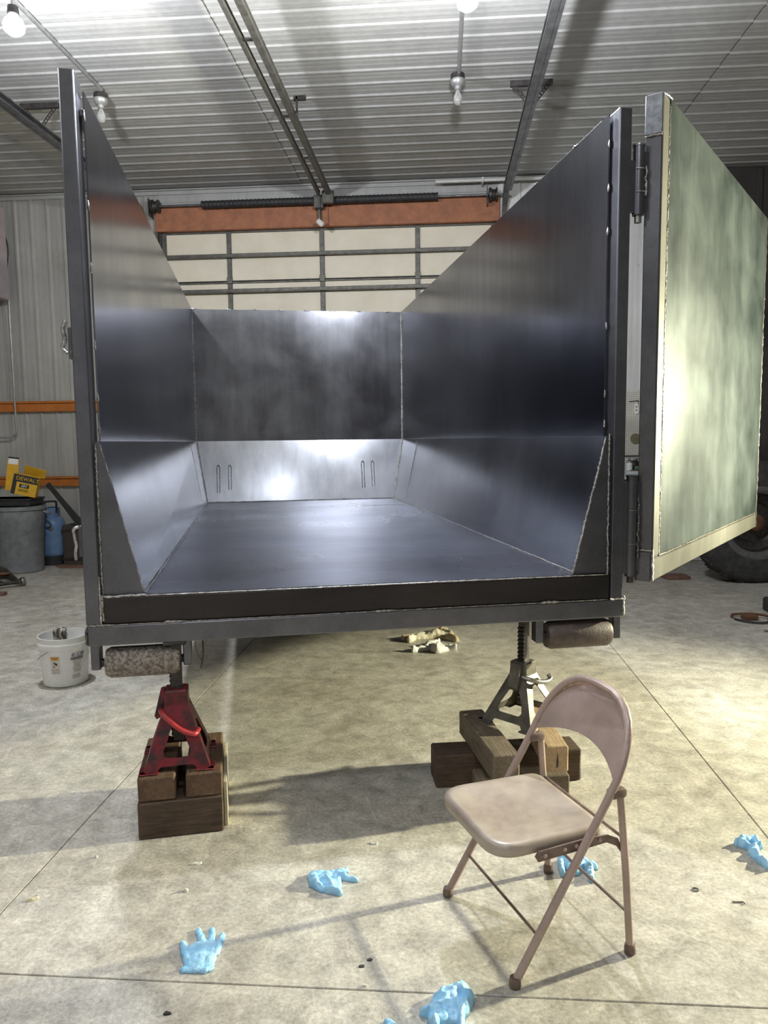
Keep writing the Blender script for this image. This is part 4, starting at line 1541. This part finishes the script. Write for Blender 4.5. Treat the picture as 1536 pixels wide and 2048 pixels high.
for k in range(17):
    a = A_FRONT - 1.0 + 0.9 * (k / 16 - 0.0)
    pts.append((0.165 * math.cos(A_FRONT - 1.25 + 0.62 * k / 16), 0.165 * math.sin(A_FRONT - 1.25 + 0.62 * k / 16), 0.175 + 0.065 * (k / 16) ** 0.8))
tube(b, pts, 0.0016, 6)
obj('wire_bail', b, M_DARKIRON, bk, 60)
b = B()
tube(b, [(-0.02, 0.06, 0.02), (-0.025, 0.03, 0.2), (-0.035, 0.02, 0.30)], 0.012, 8)
ob = thing('paint_brush', 'wide paint-crusted brush standing in the white bucket', 'brush', (bx, by, 0))
obj('handle', b, M_PALE, ob, 60)
b = B()
box(b, (-0.075, 0.0, 0.255), (0.005, 0.04, 0.350), 0.008)
bmesh.ops.subdivide_edges(b, edges=b.edges[:], cuts=3, use_grid_fill=True)
for v in b.verts:
    v.co += noise.noise_vector(v.co * 50) * 0.006
obj('bristles', b, plain('crusted_bristles', (0.50, 0.48, 0.42), (0.09, 0.08, 0.06), 40, 0.9, bmp=0.6, stretch=(1, 1, 0.3), lo=0.45, hi=0.55), ob, 60)

# ------------------------------------------------------------------ left background
# orange rails along the end wall
for z0, z1, lab in ((1.925, 2.058, 'upper orange steel rail along the end wall'), (0.973, 1.097, 'lower orange steel rail along the end wall behind the bins')):
    b = B()
    box(b, (X0 + 3.0, WY - 0.055, z0), (DL - 0.08, WY - 0.004, z1 - 0.03), 0.004)
    box(b, (X0 + 3.0, WY - 0.075, z1 - 0.028), (DL - 0.08, WY - 0.004, z1), 0.004)
    tag(obj('wall_rail', b, M_ORANGE), lab, 'rail', 'orange wall rails')
# wall conduit
b = B()
tube(b, [(-5.40, WY - 0.09, 3.70), (-5.40, WY - 0.09, 1.70)] + [(-5.40 - 0.1 * (1 - math.cos(t * 0.196)), WY - 0.09, 1.70 - 0.1 * math.sin(t * 0.196)) for t in range(1, 9)] + [(-6.2, WY - 0.09, 1.60)], 0.012, 10)
tag(obj('wall_conduit', b, M_CONDUIT, None, 60), 'thin steel conduit bending left on the end wall', 'conduit')
b = B()
tube(b, catmull([(-5.40, WY - 0.09, 3.70), (-5.37, WY - 0.09, 3.95), (-5.42, WY - 0.09, 4.15), (-5.5, WY - 0.10, 4.22)], 5), 0.008, 8)
tag(obj('cable', b, M_BLACK, None, 60), 'black cable looping from the heater to the conduit', 'cable')
# unit heater hung at the left edge
ht = thing('unit_heater', 'pinkish louvred unit heater hanging at the left edge of the wall', 'heater', (-5.655, WY - 0.34, 3.3))
b = B()
box(b, (-0.32, -0.2, 0.0), (0.30, 0.2, 1.12), 0.012)
obj('casing', b, M_HEATER, ht)
for k in range(14):
    b = B()
    box(b, (-0.27, -0.225, 0.18 + 0.062 * k), (0.26, -0.198, 0.20 + 0.062 * k), 0.003)
    obj('louvre', b, M_DARKIRON, ht)
for dx in (-0.25, 0.22):
    b = B()
    cyl(b, (dx, 0, 1.11), (dx, 0, CEIL - 3.3 - 0.0), 0.008, 8)
    obj('hanger_rod', b, M_DARKIRON, ht, 40)
b = B()
box(b, (0.2, -0.23, 0.02), (0.29, -0.2, 0.13), 0.006)
obj('control_box', b, M_WHITEP, ht)

# grey bin
tc = thing('trash_bin', 'scuffed round grey bin against the left wall', 'trash bin', (-5.03, 8.53, 0))
b = B()
lathe(b, [(0.02, 0.02), (0.235, 0.0), (0.245, 0.01), (0.268, 0.55), (0.275, 0.56), (0.282, 0.74), (0.30, 0.745), (0.302, 0.785), (0.29, 0.79), (0.275, 0.76), (0.255, 0.5), (0.235, 0.03), (0.02, 0.03)], 40)
obj('body', b, M_BIN, tc, 40)
for a in (0.3, 3.4):
    b = B()
    tube(b, catmull([(0.285 * math.cos(a - 0.2), 0.285 * math.sin(a - 0.2), 0.72), (0.335 * math.cos(a - 0.12), 0.335 * math.sin(a - 0.12), 0.69), (0.335 * math.cos(a + 0.12), 0.335 * math.sin(a + 0.12), 0.69), (0.285 * math.cos(a + 0.2), 0.285 * math.sin(a + 0.2), 0.72)], 5), 0.014, 8)
    obj('grip', b, M_BIN, tc, 60)
b = B()
box(b, (-0.30, -0.19, 0.0), (0.225, 0.19, 0.09), 0.012)
box(b, (-0.31, -0.20, 0.065), (0.235, 0.20, 0.09), 0.006)
tray = obj('black_tray', b, M_BLACK, None, loc=(-5.02, 8.5, 0.794), rot=(0, 0, 0.05))
tag(tray, 'black plastic tray lying across the grey bin', 'tray')

# yellow tool carton with torn-open flaps
yb = thing('tool_carton', 'opened yellow and black power tool carton on the black tray', 'carton', (-4.89, 8.42, 0.922), 0.0, rot=(0.0, 0.24, 0.30))
CW, CH, CD = 0.27, 0.235, 0.16


def panelbox(lo, hi, mat, nm, mtx=None, parent=yb):
    b = B()
    box(b, lo, hi, 0.0015, mtx)
    return obj(nm, b, mat, parent)


panelbox((-CW / 2, -CD / 2, 0.0), (CW / 2, -CD / 2 + 0.004, CH), M_YELLOW, 'front_face')
panelbox((-CW / 2, CD / 2 - 0.004, 0.0), (CW / 2, CD / 2, CH), M_YELLOW, 'back_face')
panelbox((-CW / 2, -CD / 2 + 0.004, 0.0), (-CW / 2 + 0.004, CD / 2 - 0.004, CH), M_YELLOW, 'side_face')
panelbox((CW / 2 - 0.004, -CD / 2 + 0.004, 0.0), (CW / 2, CD / 2 - 0.004, CH), M_YELLOW, 'side_face')
panelbox((-CW / 2 + 0.004, -CD / 2 + 0.004, 0.0), (CW / 2 - 0.004, CD / 2 - 0.004, 0.004), M_YELLOW, 'bottom_face')
# top flap folded back to the right, tall flap standing at the left
mt = Matrix.Translation((0.02, CD / 2, CH)) @ Matrix.Rotation(math.radians(28), 4, 'X') @ Matrix.Rotation(0.08, 4, 'Y')
panelbox((-0.09, -0.002, 0.0), (0.15, 0.002, 0.12), M_YELLOW, 'top_flap', mt)
mt = Matrix.Translation((-CW / 2 - 0.01, 0.02, 0.02)) @ Matrix.Rotation(-0.10, 4, 'Y')
tf = panelbox((-0.075, -0.003, 0.0), (0.05, 0.003, 0.36), M_YELLOW, 'tall_flap', mt)
panelbox((-0.065, -0.006, 0.31), (0.04, 0.0, 0.38), M_WHITEP, 'torn_lining', mt, tf)
panelbox((-0.068, -0.007, 0.375), (0.045, 0.001, 0.395), M_PRINT, 'flap_edge', mt, tf)
fy = -CD / 2 - 0.0012
ff = bpy.data.objects['front_face']
panelbox((-CW / 2, fy, CH - 0.085), (CW / 2, fy + 0.001, CH), M_PRINT, 'black_band', None, ff)
panelbox((-CW / 2, fy, 0.0), (-CW / 2 + 0.045, fy + 0.001, CH - 0.085), M_PRINT, 'black_band', None, ff)
t = text_bm('DEWALT', 0.062)
obj('printed_word', t, M_YELLOW, ff, loc=(0.02, fy - 0.001, CH - 0.045))
panelbox((-0.055, fy - 0.0006, 0.088), (0.05, fy + 0.0004, 0.132), M_PRINT, 'badge', None, ff)
t = text_bm('20V', 0.042)
obj('printed_number', t, M_WHITEP, ff, loc=(-0.002, fy - 0.0016, 0.110))
for z in (0.062, 0.045):
    panelbox((-0.06, fy, z), (0.05, fy + 0.001, z + 0.007), M_PRINT, 'text_line', None, ff)

# blue tank
bt = thing('portable_tank', 'blue portable air tank with black foot and handle beside the grey bin', 'tank', (-4.90, 9.02, 0))
b = B()
lathe(b, [(0.02, 0.09), (0.12, 0.095), (0.15, 0.12), (0.158, 0.17), (0.158, 0.50), (0.15, 0.55), (0.11, 0.60), (0.05, 0.625), (0.03, 0.63)], 32)
obj('shell', b, M_BLUE, bt, 50)
b = B()
lathe(b, [(0.145, 0.0), (0.152, 0.005), (0.155, 0.12), (0.145, 0.12)], 32)
obj('foot_ring', b, M_BLACK, bt, 40)
b = B()
n = 20
pts = [(0.105 * math.cos(2 * math.pi * k / n), 0.105 * math.sin(2 * math.pi * k / n)) for k in range(n)]
for k in range(n):
    if k % 10 in (2, 3):
        continue
    p0, p1 = pts[k], pts[(k + 1) % n]
    slab(b, [(p0[0], p0[1], 0.585), (p1[0], p1[1], 0.585), (p1[0], p1[1], 0.72), (p0[0], p0[1], 0.72)], (-p0[0] * 0.05, -p0[1] * 0.05, 0))
obj('collar', b, M_BLUE, bt)
b = B()
tube(b, catmull([(-0.02, -0.10, 0.66), (-0.02, -0.10, 0.79), (0.01, -0.10, 0.80), (0.09, -0.06, 0.80), (0.10, -0.05, 0.78), (0.10, -0.05, 0.66)], 5), 0.012, 8)
obj('handle', b, M_BLACK, bt, 60)
b = B()
cyl(b, (0, 0, 0.62), (0, 0, 0.69), 0.022, 12)
cyl(b, (0, -0.05, 0.665), (0, 0.05, 0.665), 0.012, 10)
obj('valve', b, M_STEELH, bt, 40)
b = B()
lathe(b, [(0.005, 0.0), (0.03, 0.002), (0.03, 0.015), (0.02, 0.02)], 16, (0.06, -0.155, 0.47), 'y')
obj('gauge', b, M_CONDUIT, bt, 40)

# dark crate, leaning black strap, floor boards
b = B()
box(b, (0, 0, 0), (0.62, 0.30, 0.50), 0.01)
cr = obj('steel_crate', b, plain('dark_brown_steel', (0.045, 0.036, 0.03), (0.07, 0.055, 0.045), 8, 0.7), None, loc=(-4.725, 8.93, 0))
tag(cr, 'dark brown steel crate by the wall beside the blue tank', 'crate')
for z in (0.06, 0.42):
    b = B()
    box(b, (-0.008, -0.008, z), (0.628, 0.308, z + 0.03), 0.003)
    obj('crate_band', b, M_DARKIRON, cr)
b = B()
d0, d1 = Vector((-4.73, 8.66, 1.04)), Vector((-4.46, 8.90, 0.515))
ax = (d1 - d0).normalized()
sx = Vector((0.75, 0.15, 0.55)).normalized()
sx = (sx - ax * sx.dot(ax)).normalized()
sy = ax.cross(sx)
mt = Matrix(((sx.x, sy.x, ax.x, d0.x), (sx.y, sy.y, ax.y, d0.y), (sx.z, sy.z, ax.z, d0.z), (0, 0, 0, 1)))
ln = (d1 - d0).length
slab(b, [mt @ Vector(q) for q in ((-0.025, -0.006, 0), (0.03, -0.006, 0.0), (0.035, -0.006, ln * 0.5), (0.05, -0.006, ln), (-0.045, -0.006, ln), (-0.03, -0.006, ln * 0.5))], sy * 0.012)
bs_ = obj('black_bar', b, M_BLACK)
tag(bs_, 'flat black bar leaning from the carton to the dark crate', 'bar')
for k, (x, y, l) in enumerate(((-4.35, 8.82, 0.8), (-4.30, 8.74, 0.74))):
    b = B()
    box(b, (-l / 2, -0.03, 0), (l / 2, 0.03, 0.022), 0.003)
    tag(obj('floor_batten', b, M_BRICK, None, loc=(x, y, 0), rot=(0, 0, 0.05)), ('rear', 'front')[k] + ' thin reddish batten lying before the dark crate', 'batten', 'battens on the floor')

# floor jack at the left edge
fj = thing('floor_jack', 'low greasy floor jack with small steel wheels at the left edge', 'floor jack', (-4.72, 7.62, 0), math.radians(-42))
for s in (-1, 1):
    b = B()
    slab(b, [(-0.62, s * 0.105 - 0.006, 0.06), (-0.55, s * 0.105 - 0.006, 0.15), (-0.25, s * 0.105 - 0.006, 0.155), (0.12, s * 0.105 - 0.006, 0.085), (0.20, s * 0.105 - 0.006, 0.07), (0.20, s * 0.105 - 0.006, 0.025), (-0.62, s * 0.105 - 0.006, 0.035)], (0, 0.012, 0))
    obj('side_plate', b, M_GREY, fj)
    b = B()
    lathe(b, [(0.01, -0.022), (0.045, -0.02), (0.048, 0.0), (0.045, 0.02), (0.01, 0.022)], 20, (0.17, s * 0.145, 0.048), 'y')
    obj('wheel', b, M_PALE if s < 0 else M_STEELH, fj, 40)
b = B()
cyl(b, (0.17, -0.16, 0.048), (0.17, 0.16, 0.048), 0.018, 12)
obj('axle', b, M_DARKIRON, fj, 40)
b = B()
slab(b, [(-0.35, -0.05, 0.08), (-0.30, -0.05, 0.15), (0.05, -0.05, 0.13), (0.10, -0.05, 0.11), (0.08, -0.05, 0.085)], (0, 0.10, 0))
obj('lift_arm', b, M_DARKIRON, fj)
b = B()
lathe(b, [(0.02, 0), (0.055, 0.0), (0.06, 0.012), (0.045, 0.018)], 20, (0.05, 0, 0.13))
obj('saddle', b, M_RUST, fj, 40)
b = B()
lathe(b, [(0.01, -0.03), (0.035, -0.03), (0.035, 0.03), (0.01, 0.03)], 16, (-0.56, 0, 0.036), 'y')
obj('caster', b, M_DARKIRON, fj, 40)
b = B()
box(b, (-0.12, -0.04, 0), (0.12, 0.04, 0.035), 0.004)
tag(obj('wood_offcut', b, M_BRICK, None, loc=(-4.52, 7.12, 0), rot=(0, 0, 0.1)), 'dark reddish wood offcut below the floor jack', 'offcut')

# ------------------------------------------------------------------ right background
# pegboard with the dark of its holes painted as flat discs
pg = B()
box(pg, (1.72, WY - 0.035, 1.30), (2.94, WY - 0.012, 2.085), 0.003)
pg = obj('pegboard', pg, M_PEG)
tag(pg, 'white pegboard on the end wall behind the hinge gap', 'pegboard')
b = B()
for i in range(46):
    for j in range(29):
        x, z = 1.745 + i * 0.026, 1.325 + j * 0.026
        vs = [b.verts.new((x + 0.0045 * math.cos(a * 1.0472), WY - 0.0356, z + 0.0045 * math.sin(a * 1.0472))) for a in range(6)]
        b.faces.new(vs)
po = obj('peg_holes', b, M_PRINT, pg)
po['kind'] = 'stuff'
for x, z, r, mat, lab in ((2.345, 1.50, 0.062, M_KHAKI, 'khaki sanding disc hanging low on the pegboard'), (2.50, 1.70, 0.07, M_KHAKI, 'khaki sanding disc hanging by the gate edge on the pegboard'), (2.49, 1.545, 0.06, M_NAVY, 'dark cutting disc hanging on the pegboard')):
    b = B()
    lathe(b, [(0.01, -0.004), (r, -0.004), (r, 0.004), (0.01, 0.004)], 28, (x, WY - 0.045, z), 'y')
    o = obj('abrasive_disc', b, mat, None, 40)
    tag(o, lab, 'disc', 'discs on the pegboard')
    b = B()
    cyl(b, (x, WY - 0.062, z), (x, WY - 0.034, z), 0.005, 8)
    obj('peg', b, M_STEELH, o)
hl = thing('hook_tag', 'white plastic tag hanging from a peg on the pegboard', 'tag', (2.345, WY - 0.05, 1.87))
b = B()
slab(b, [(-0.02, 0, 0.05), (0.012, 0, 0.055), (0.03, 0, -0.03), (0.02, 0, -0.075), (-0.01, 0, -0.078), (-0.028, 0, -0.04)], (0, 0.008, 0))
obj('plate', b, M_WHITEP, hl)
b = B()
tube(b, [(-0.09, 0.0, 0.075), (0.02, 0.0, 0.085), (0.02, 0.0, 0.05)], 0.004, 6)
cyl(b, (0.02, -0.008, 0.08), (0.02, 0.016, 0.08), 0.006, 8)
obj('hook', b, M_DARKIRON, hl, 40)
for z in (0.01, -0.03):
    b = B()
    lathe(b, [(0.002, -0.002), (0.008, -0.002), (0.008, 0.001)], 10, (0.0, -0.001, z), 'y')
    obj('hole', b, M_PRINT, hl)

# workbench
wbk = thing('workbench', 'workbench with pale top and dark drawers behind the hinge gap', 'workbench', (2.14, 8.85, 0))
b = B()
box(b, (-0.42, -0.33, 1.05), (0.42, 0.32, 1.105), 0.006)
obj('top', b, M_BENCH, wbk)
b = B()
box(b, (-0.40, -0.28, 0.10), (0.40, 0.30, 1.05), 0.006)
obj('cabinet', b, M_DARKIRON, wbk)
for i in range(2):
    for j in range(4):
        b = B()
        x = -0.39 + 0.395 * i
        box(b, (x, -0.30, 0.13 + 0.225 * j), (x + 0.385, -0.278, 0.335 + 0.225 * j), 0.004)
        dr = obj('drawer', b, M_DARKIRON if j else M_CONDUIT, wbk)
        b = B()
        box(b, (x + 0.09, -0.322, 0.24 + 0.225 * j), (x + 0.29, -0.30, 0.26 + 0.225 * j), 0.005)
        obj('pull', b, M_CONDUIT, dr)
for sx_ in (-0.36, 0.36):
    for sy_ in (-0.25, 0.27):
        b = B()
        box(b, (sx_ - 0.03, sy_ - 0.03, 0), (sx_ + 0.03, sy_ + 0.03, 0.10), 0.004)
        obj('leg', b, M_DARKIRON, wbk)
for nm, lab, cat, x, y, w, d, h, mat in (('carton', 'small green carton on the workbench top', 'carton', 2.33, 8.88, 0.14, 0.12, 0.07, M_GREEN),
                                         ('jar', 'white jar left of the green carton on the workbench', 'jar', 2.19, 8.9, 0.07, 0.07, 0.13, M_WHITEP),
                                         ('tin', 'dark tin at the back of the workbench', 'tin', 2.27, 9.06, 0.13, 0.10, 0.16, M_DARKIRON),
                                         ('parts_tray', 'pale parts tray at the front of the workbench', 'tray', 2.2, 8.61, 0.26, 0.12, 0.035, M_BENCH),
                                         ('carton', 'brown carton at the right back corner of the workbench', 'carton', 2.46, 9.02, 0.14, 0.2, 0.16, M_BRICK)):
    b = B()
    if nm in ('jar', 'tin'):
        lathe(b, [(0.01, 0.0), (w / 2, 0.0), (w / 2, h * 0.8), (w * 0.42, h * 0.84), (w * 0.42, h)], 20)
        o = obj(nm, b, mat, None, 40, loc=(x, y, 1.105))
        b = B()
        lathe(b, [(w * 0.44, h * 0.9), (w * 0.44, h * 1.04), (0.01, h * 1.05)], 20)
        obj('lid', b, M_CONDUIT, o, 40)
    else:
        box(b, (-w / 2, -d / 2, 0), (w / 2, d / 2, h), 0.004)
        o = obj(nm, b, mat, None, loc=(x, y, 1.105), rot=(0, 0, 0.1))
        b = B()
        box(b, (-w / 2 + 0.012, -d / 2 + 0.01, h), (w / 2 - 0.012, d / 2 - 0.01, h + 0.004), 0.001)
        obj('lid' if nm == 'carton' else 'liner', b, M_LABEL if nm == 'carton' else M_CONDUIT, o)
    tag(o, lab, cat, 'things on the workbench')
b = B()
box(b, (-0.10, -0.02, 0), (0.10, 0.02, 0.05), 0.008)
cyl(b, (-0.16, 0, 0.03), (0.18, 0, 0.035), 0.014, 10)
tag(obj('hand_tool', b, M_DARKIRON, None, loc=(2.32, 8.74, 1.105), rot=(0, 0, 0.02)), 'dark hand tool lying before the green carton on the workbench', 'tool', 'things on the workbench')

# wheel and dark wagon body beyond the gate
wg = thing('farm_wagon', 'dark parked wagon with a big tyre beyond the gate', 'wagon', (3.24, 8.02, 0), math.radians(6))
b = B()
R_ = 0.63
prof = []
for k in range(15):
    a = -math.pi / 2 + math.pi * k / 14
    pass
lathe(b, [(0.30, -0.10), (0.315, -0.135), (0.36, -0.15), (0.46, -0.165), (0.56, -0.16), (0.61, -0.13), (R_, -0.08), (R_, 0.08), (0.61, 0.13), (0.5, 0.165), (0.36, 0.15), (0.30, 0.10), (0.28, 0.0)], 56, (0, 0, R_), 'y', False, False)
b.faces.ensure_lookup_table()
ty = obj('tyre', b, M_TIRE, wg, 50)
b = B()
lathe(b, [(0.305, -0.125), (0.335, -0.152), (0.37, -0.156), (0.385, -0.150)], 56, (0, 0, R_), 'y', False, False)
obj('tyre_bead', b, M_TIREL, ty, 60)
b = B()
lathe(b, [(0.30, -0.10), (0.29, -0.06), (0.22, -0.03), (0.20, 0.0), (0.01, 0.0)], 40, (0, 0, R_), 'y', False, True)
obj('rim', b, M_DARKIRON, ty, 40)
b = B()
lathe(b, [(0.085, 0.0), (0.085, -0.10), (0.06, -0.12), (0.01, -0.12)], 24, (0, 0, R_), 'y', False, True)
obj('hub', b, M_RUST, ty, 40)
b = B()
for k in range(40):
    a = 2 * math.pi * k / 40
    mt = Matrix.Translation((0, 0, R_)) @ Matrix.Rotation(a, 4, 'Y') @ Matrix.Rotation(0.3 if k % 2 else -0.3, 4, 'Z')
    box(b, (-0.016, -0.11, R_ - 0.012), (0.016, 0.11, R_ + 0.008), 0, mt)
obj('tread', b, M_TIRE, ty)
b = B()
box(b, (-0.15, 0.22, 1.02), (2.2, 0.78, 2.45), 0.01)
obj('wagon_body', b, M_DARKSHEET, wg)
for k in range(5):
    b = B()
    box(b, (-0.12 + 0.54 * k, 0.19, 1.0), (-0.05 + 0.54 * k, 0.225, 2.47), 0.004)
    obj('stake', b, M_DARKIRON, wg)
b = B()
cyl(b, (0, 0.15, R_), (0, 0.85, R_), 0.05, 12)
obj('axle', b, M_DARKIRON, wg, 40)
b = B()
box(b, (-0.1, 0.3, 0.80), (2.15, 0.42, 1.02), 0.008)
obj('chassis_beam', b, M_DARKIRON, wg)
b = B()
lathe(b, [(0.30, 0.20), (0.36, 0.17), (0.56, 0.18), (R_, 0.26), (R_, 0.40), (0.56, 0.48), (0.36, 0.46), (0.30, 0.42)], 40, (1.85, 0.1, R_), 'y', True, True)
obj('tyre', b, M_TIRE, wg, 50)

b = B()
box(b, (-0.13, -0.10, 0), (0.13, 0.10, 0.035), 0.006)
o = obj('flat_plank', b, M_BRICK, None, loc=(2.52, 8.18, 0), rot=(0, 0, 0.15))
tag(o, 'short reddish plank on the floor under the gate', 'plank')
# clamp at the right edge
cl = thing('locking_clamp', 'rusty locking clamp lying on the floor at the right edge', 'clamp', (2.66, 6.27, 0), 0.05)
b = B()
tube(b, catmull([(-0.22, 0.10, 0.012), (-0.18, 0.17, 0.02), (-0.08, 0.15, 0.03), (0.02, 0.12, 0.03), (0.10, 0.06, 0.02)], 5), 0.011, 8)
obj('upper_jaw', b, M_RUST, cl, 60)
b = B()
tube(b, catmull([(-0.22, 0.05, 0.012), (-0.16, -0.05, 0.014), (-0.06, -0.10, 0.014), (0.04, -0.07, 0.014), (0.10, -0.18, 0.014), (0.2, -0.28, 0.014)], 5), 0.009, 8)
obj('lower_jaw', b, M_DARKIRON, cl, 60)
b = B()
box(b, (-0.15, 0.03, 0.004), (-0.03, 0.10, 0.04), 0.004)
cyl(b, (0.05, -0.0, 0.0), (0.05, 0.0, 0.03), 0.02, 12)
obj('pivot_block', b, M_RUST, cl)
b = B()
cyl(b, (0, 0, 0.008), (0.30, -0.01, 0.008), 0.008, 10)
tag(obj('steel_rod', b, M_STEELH, None, 40, loc=(2.52, 5.93, 0)), 'short bright rod on the floor below the clamp', 'rod')
b = B()
box(b, (-0.05, -0.06, 0), (0.16, 0.08, 0.12), 0.012)
cyl(b, (-0.02, -0.065, 0.06), (-0.02, -0.055, 0.06), 0.03, 14)
tag(obj('iron_block', b, M_BLACK, None, loc=(2.87, 6.62, 0)), 'black iron block on the floor above the clamp at the right edge', 'block')
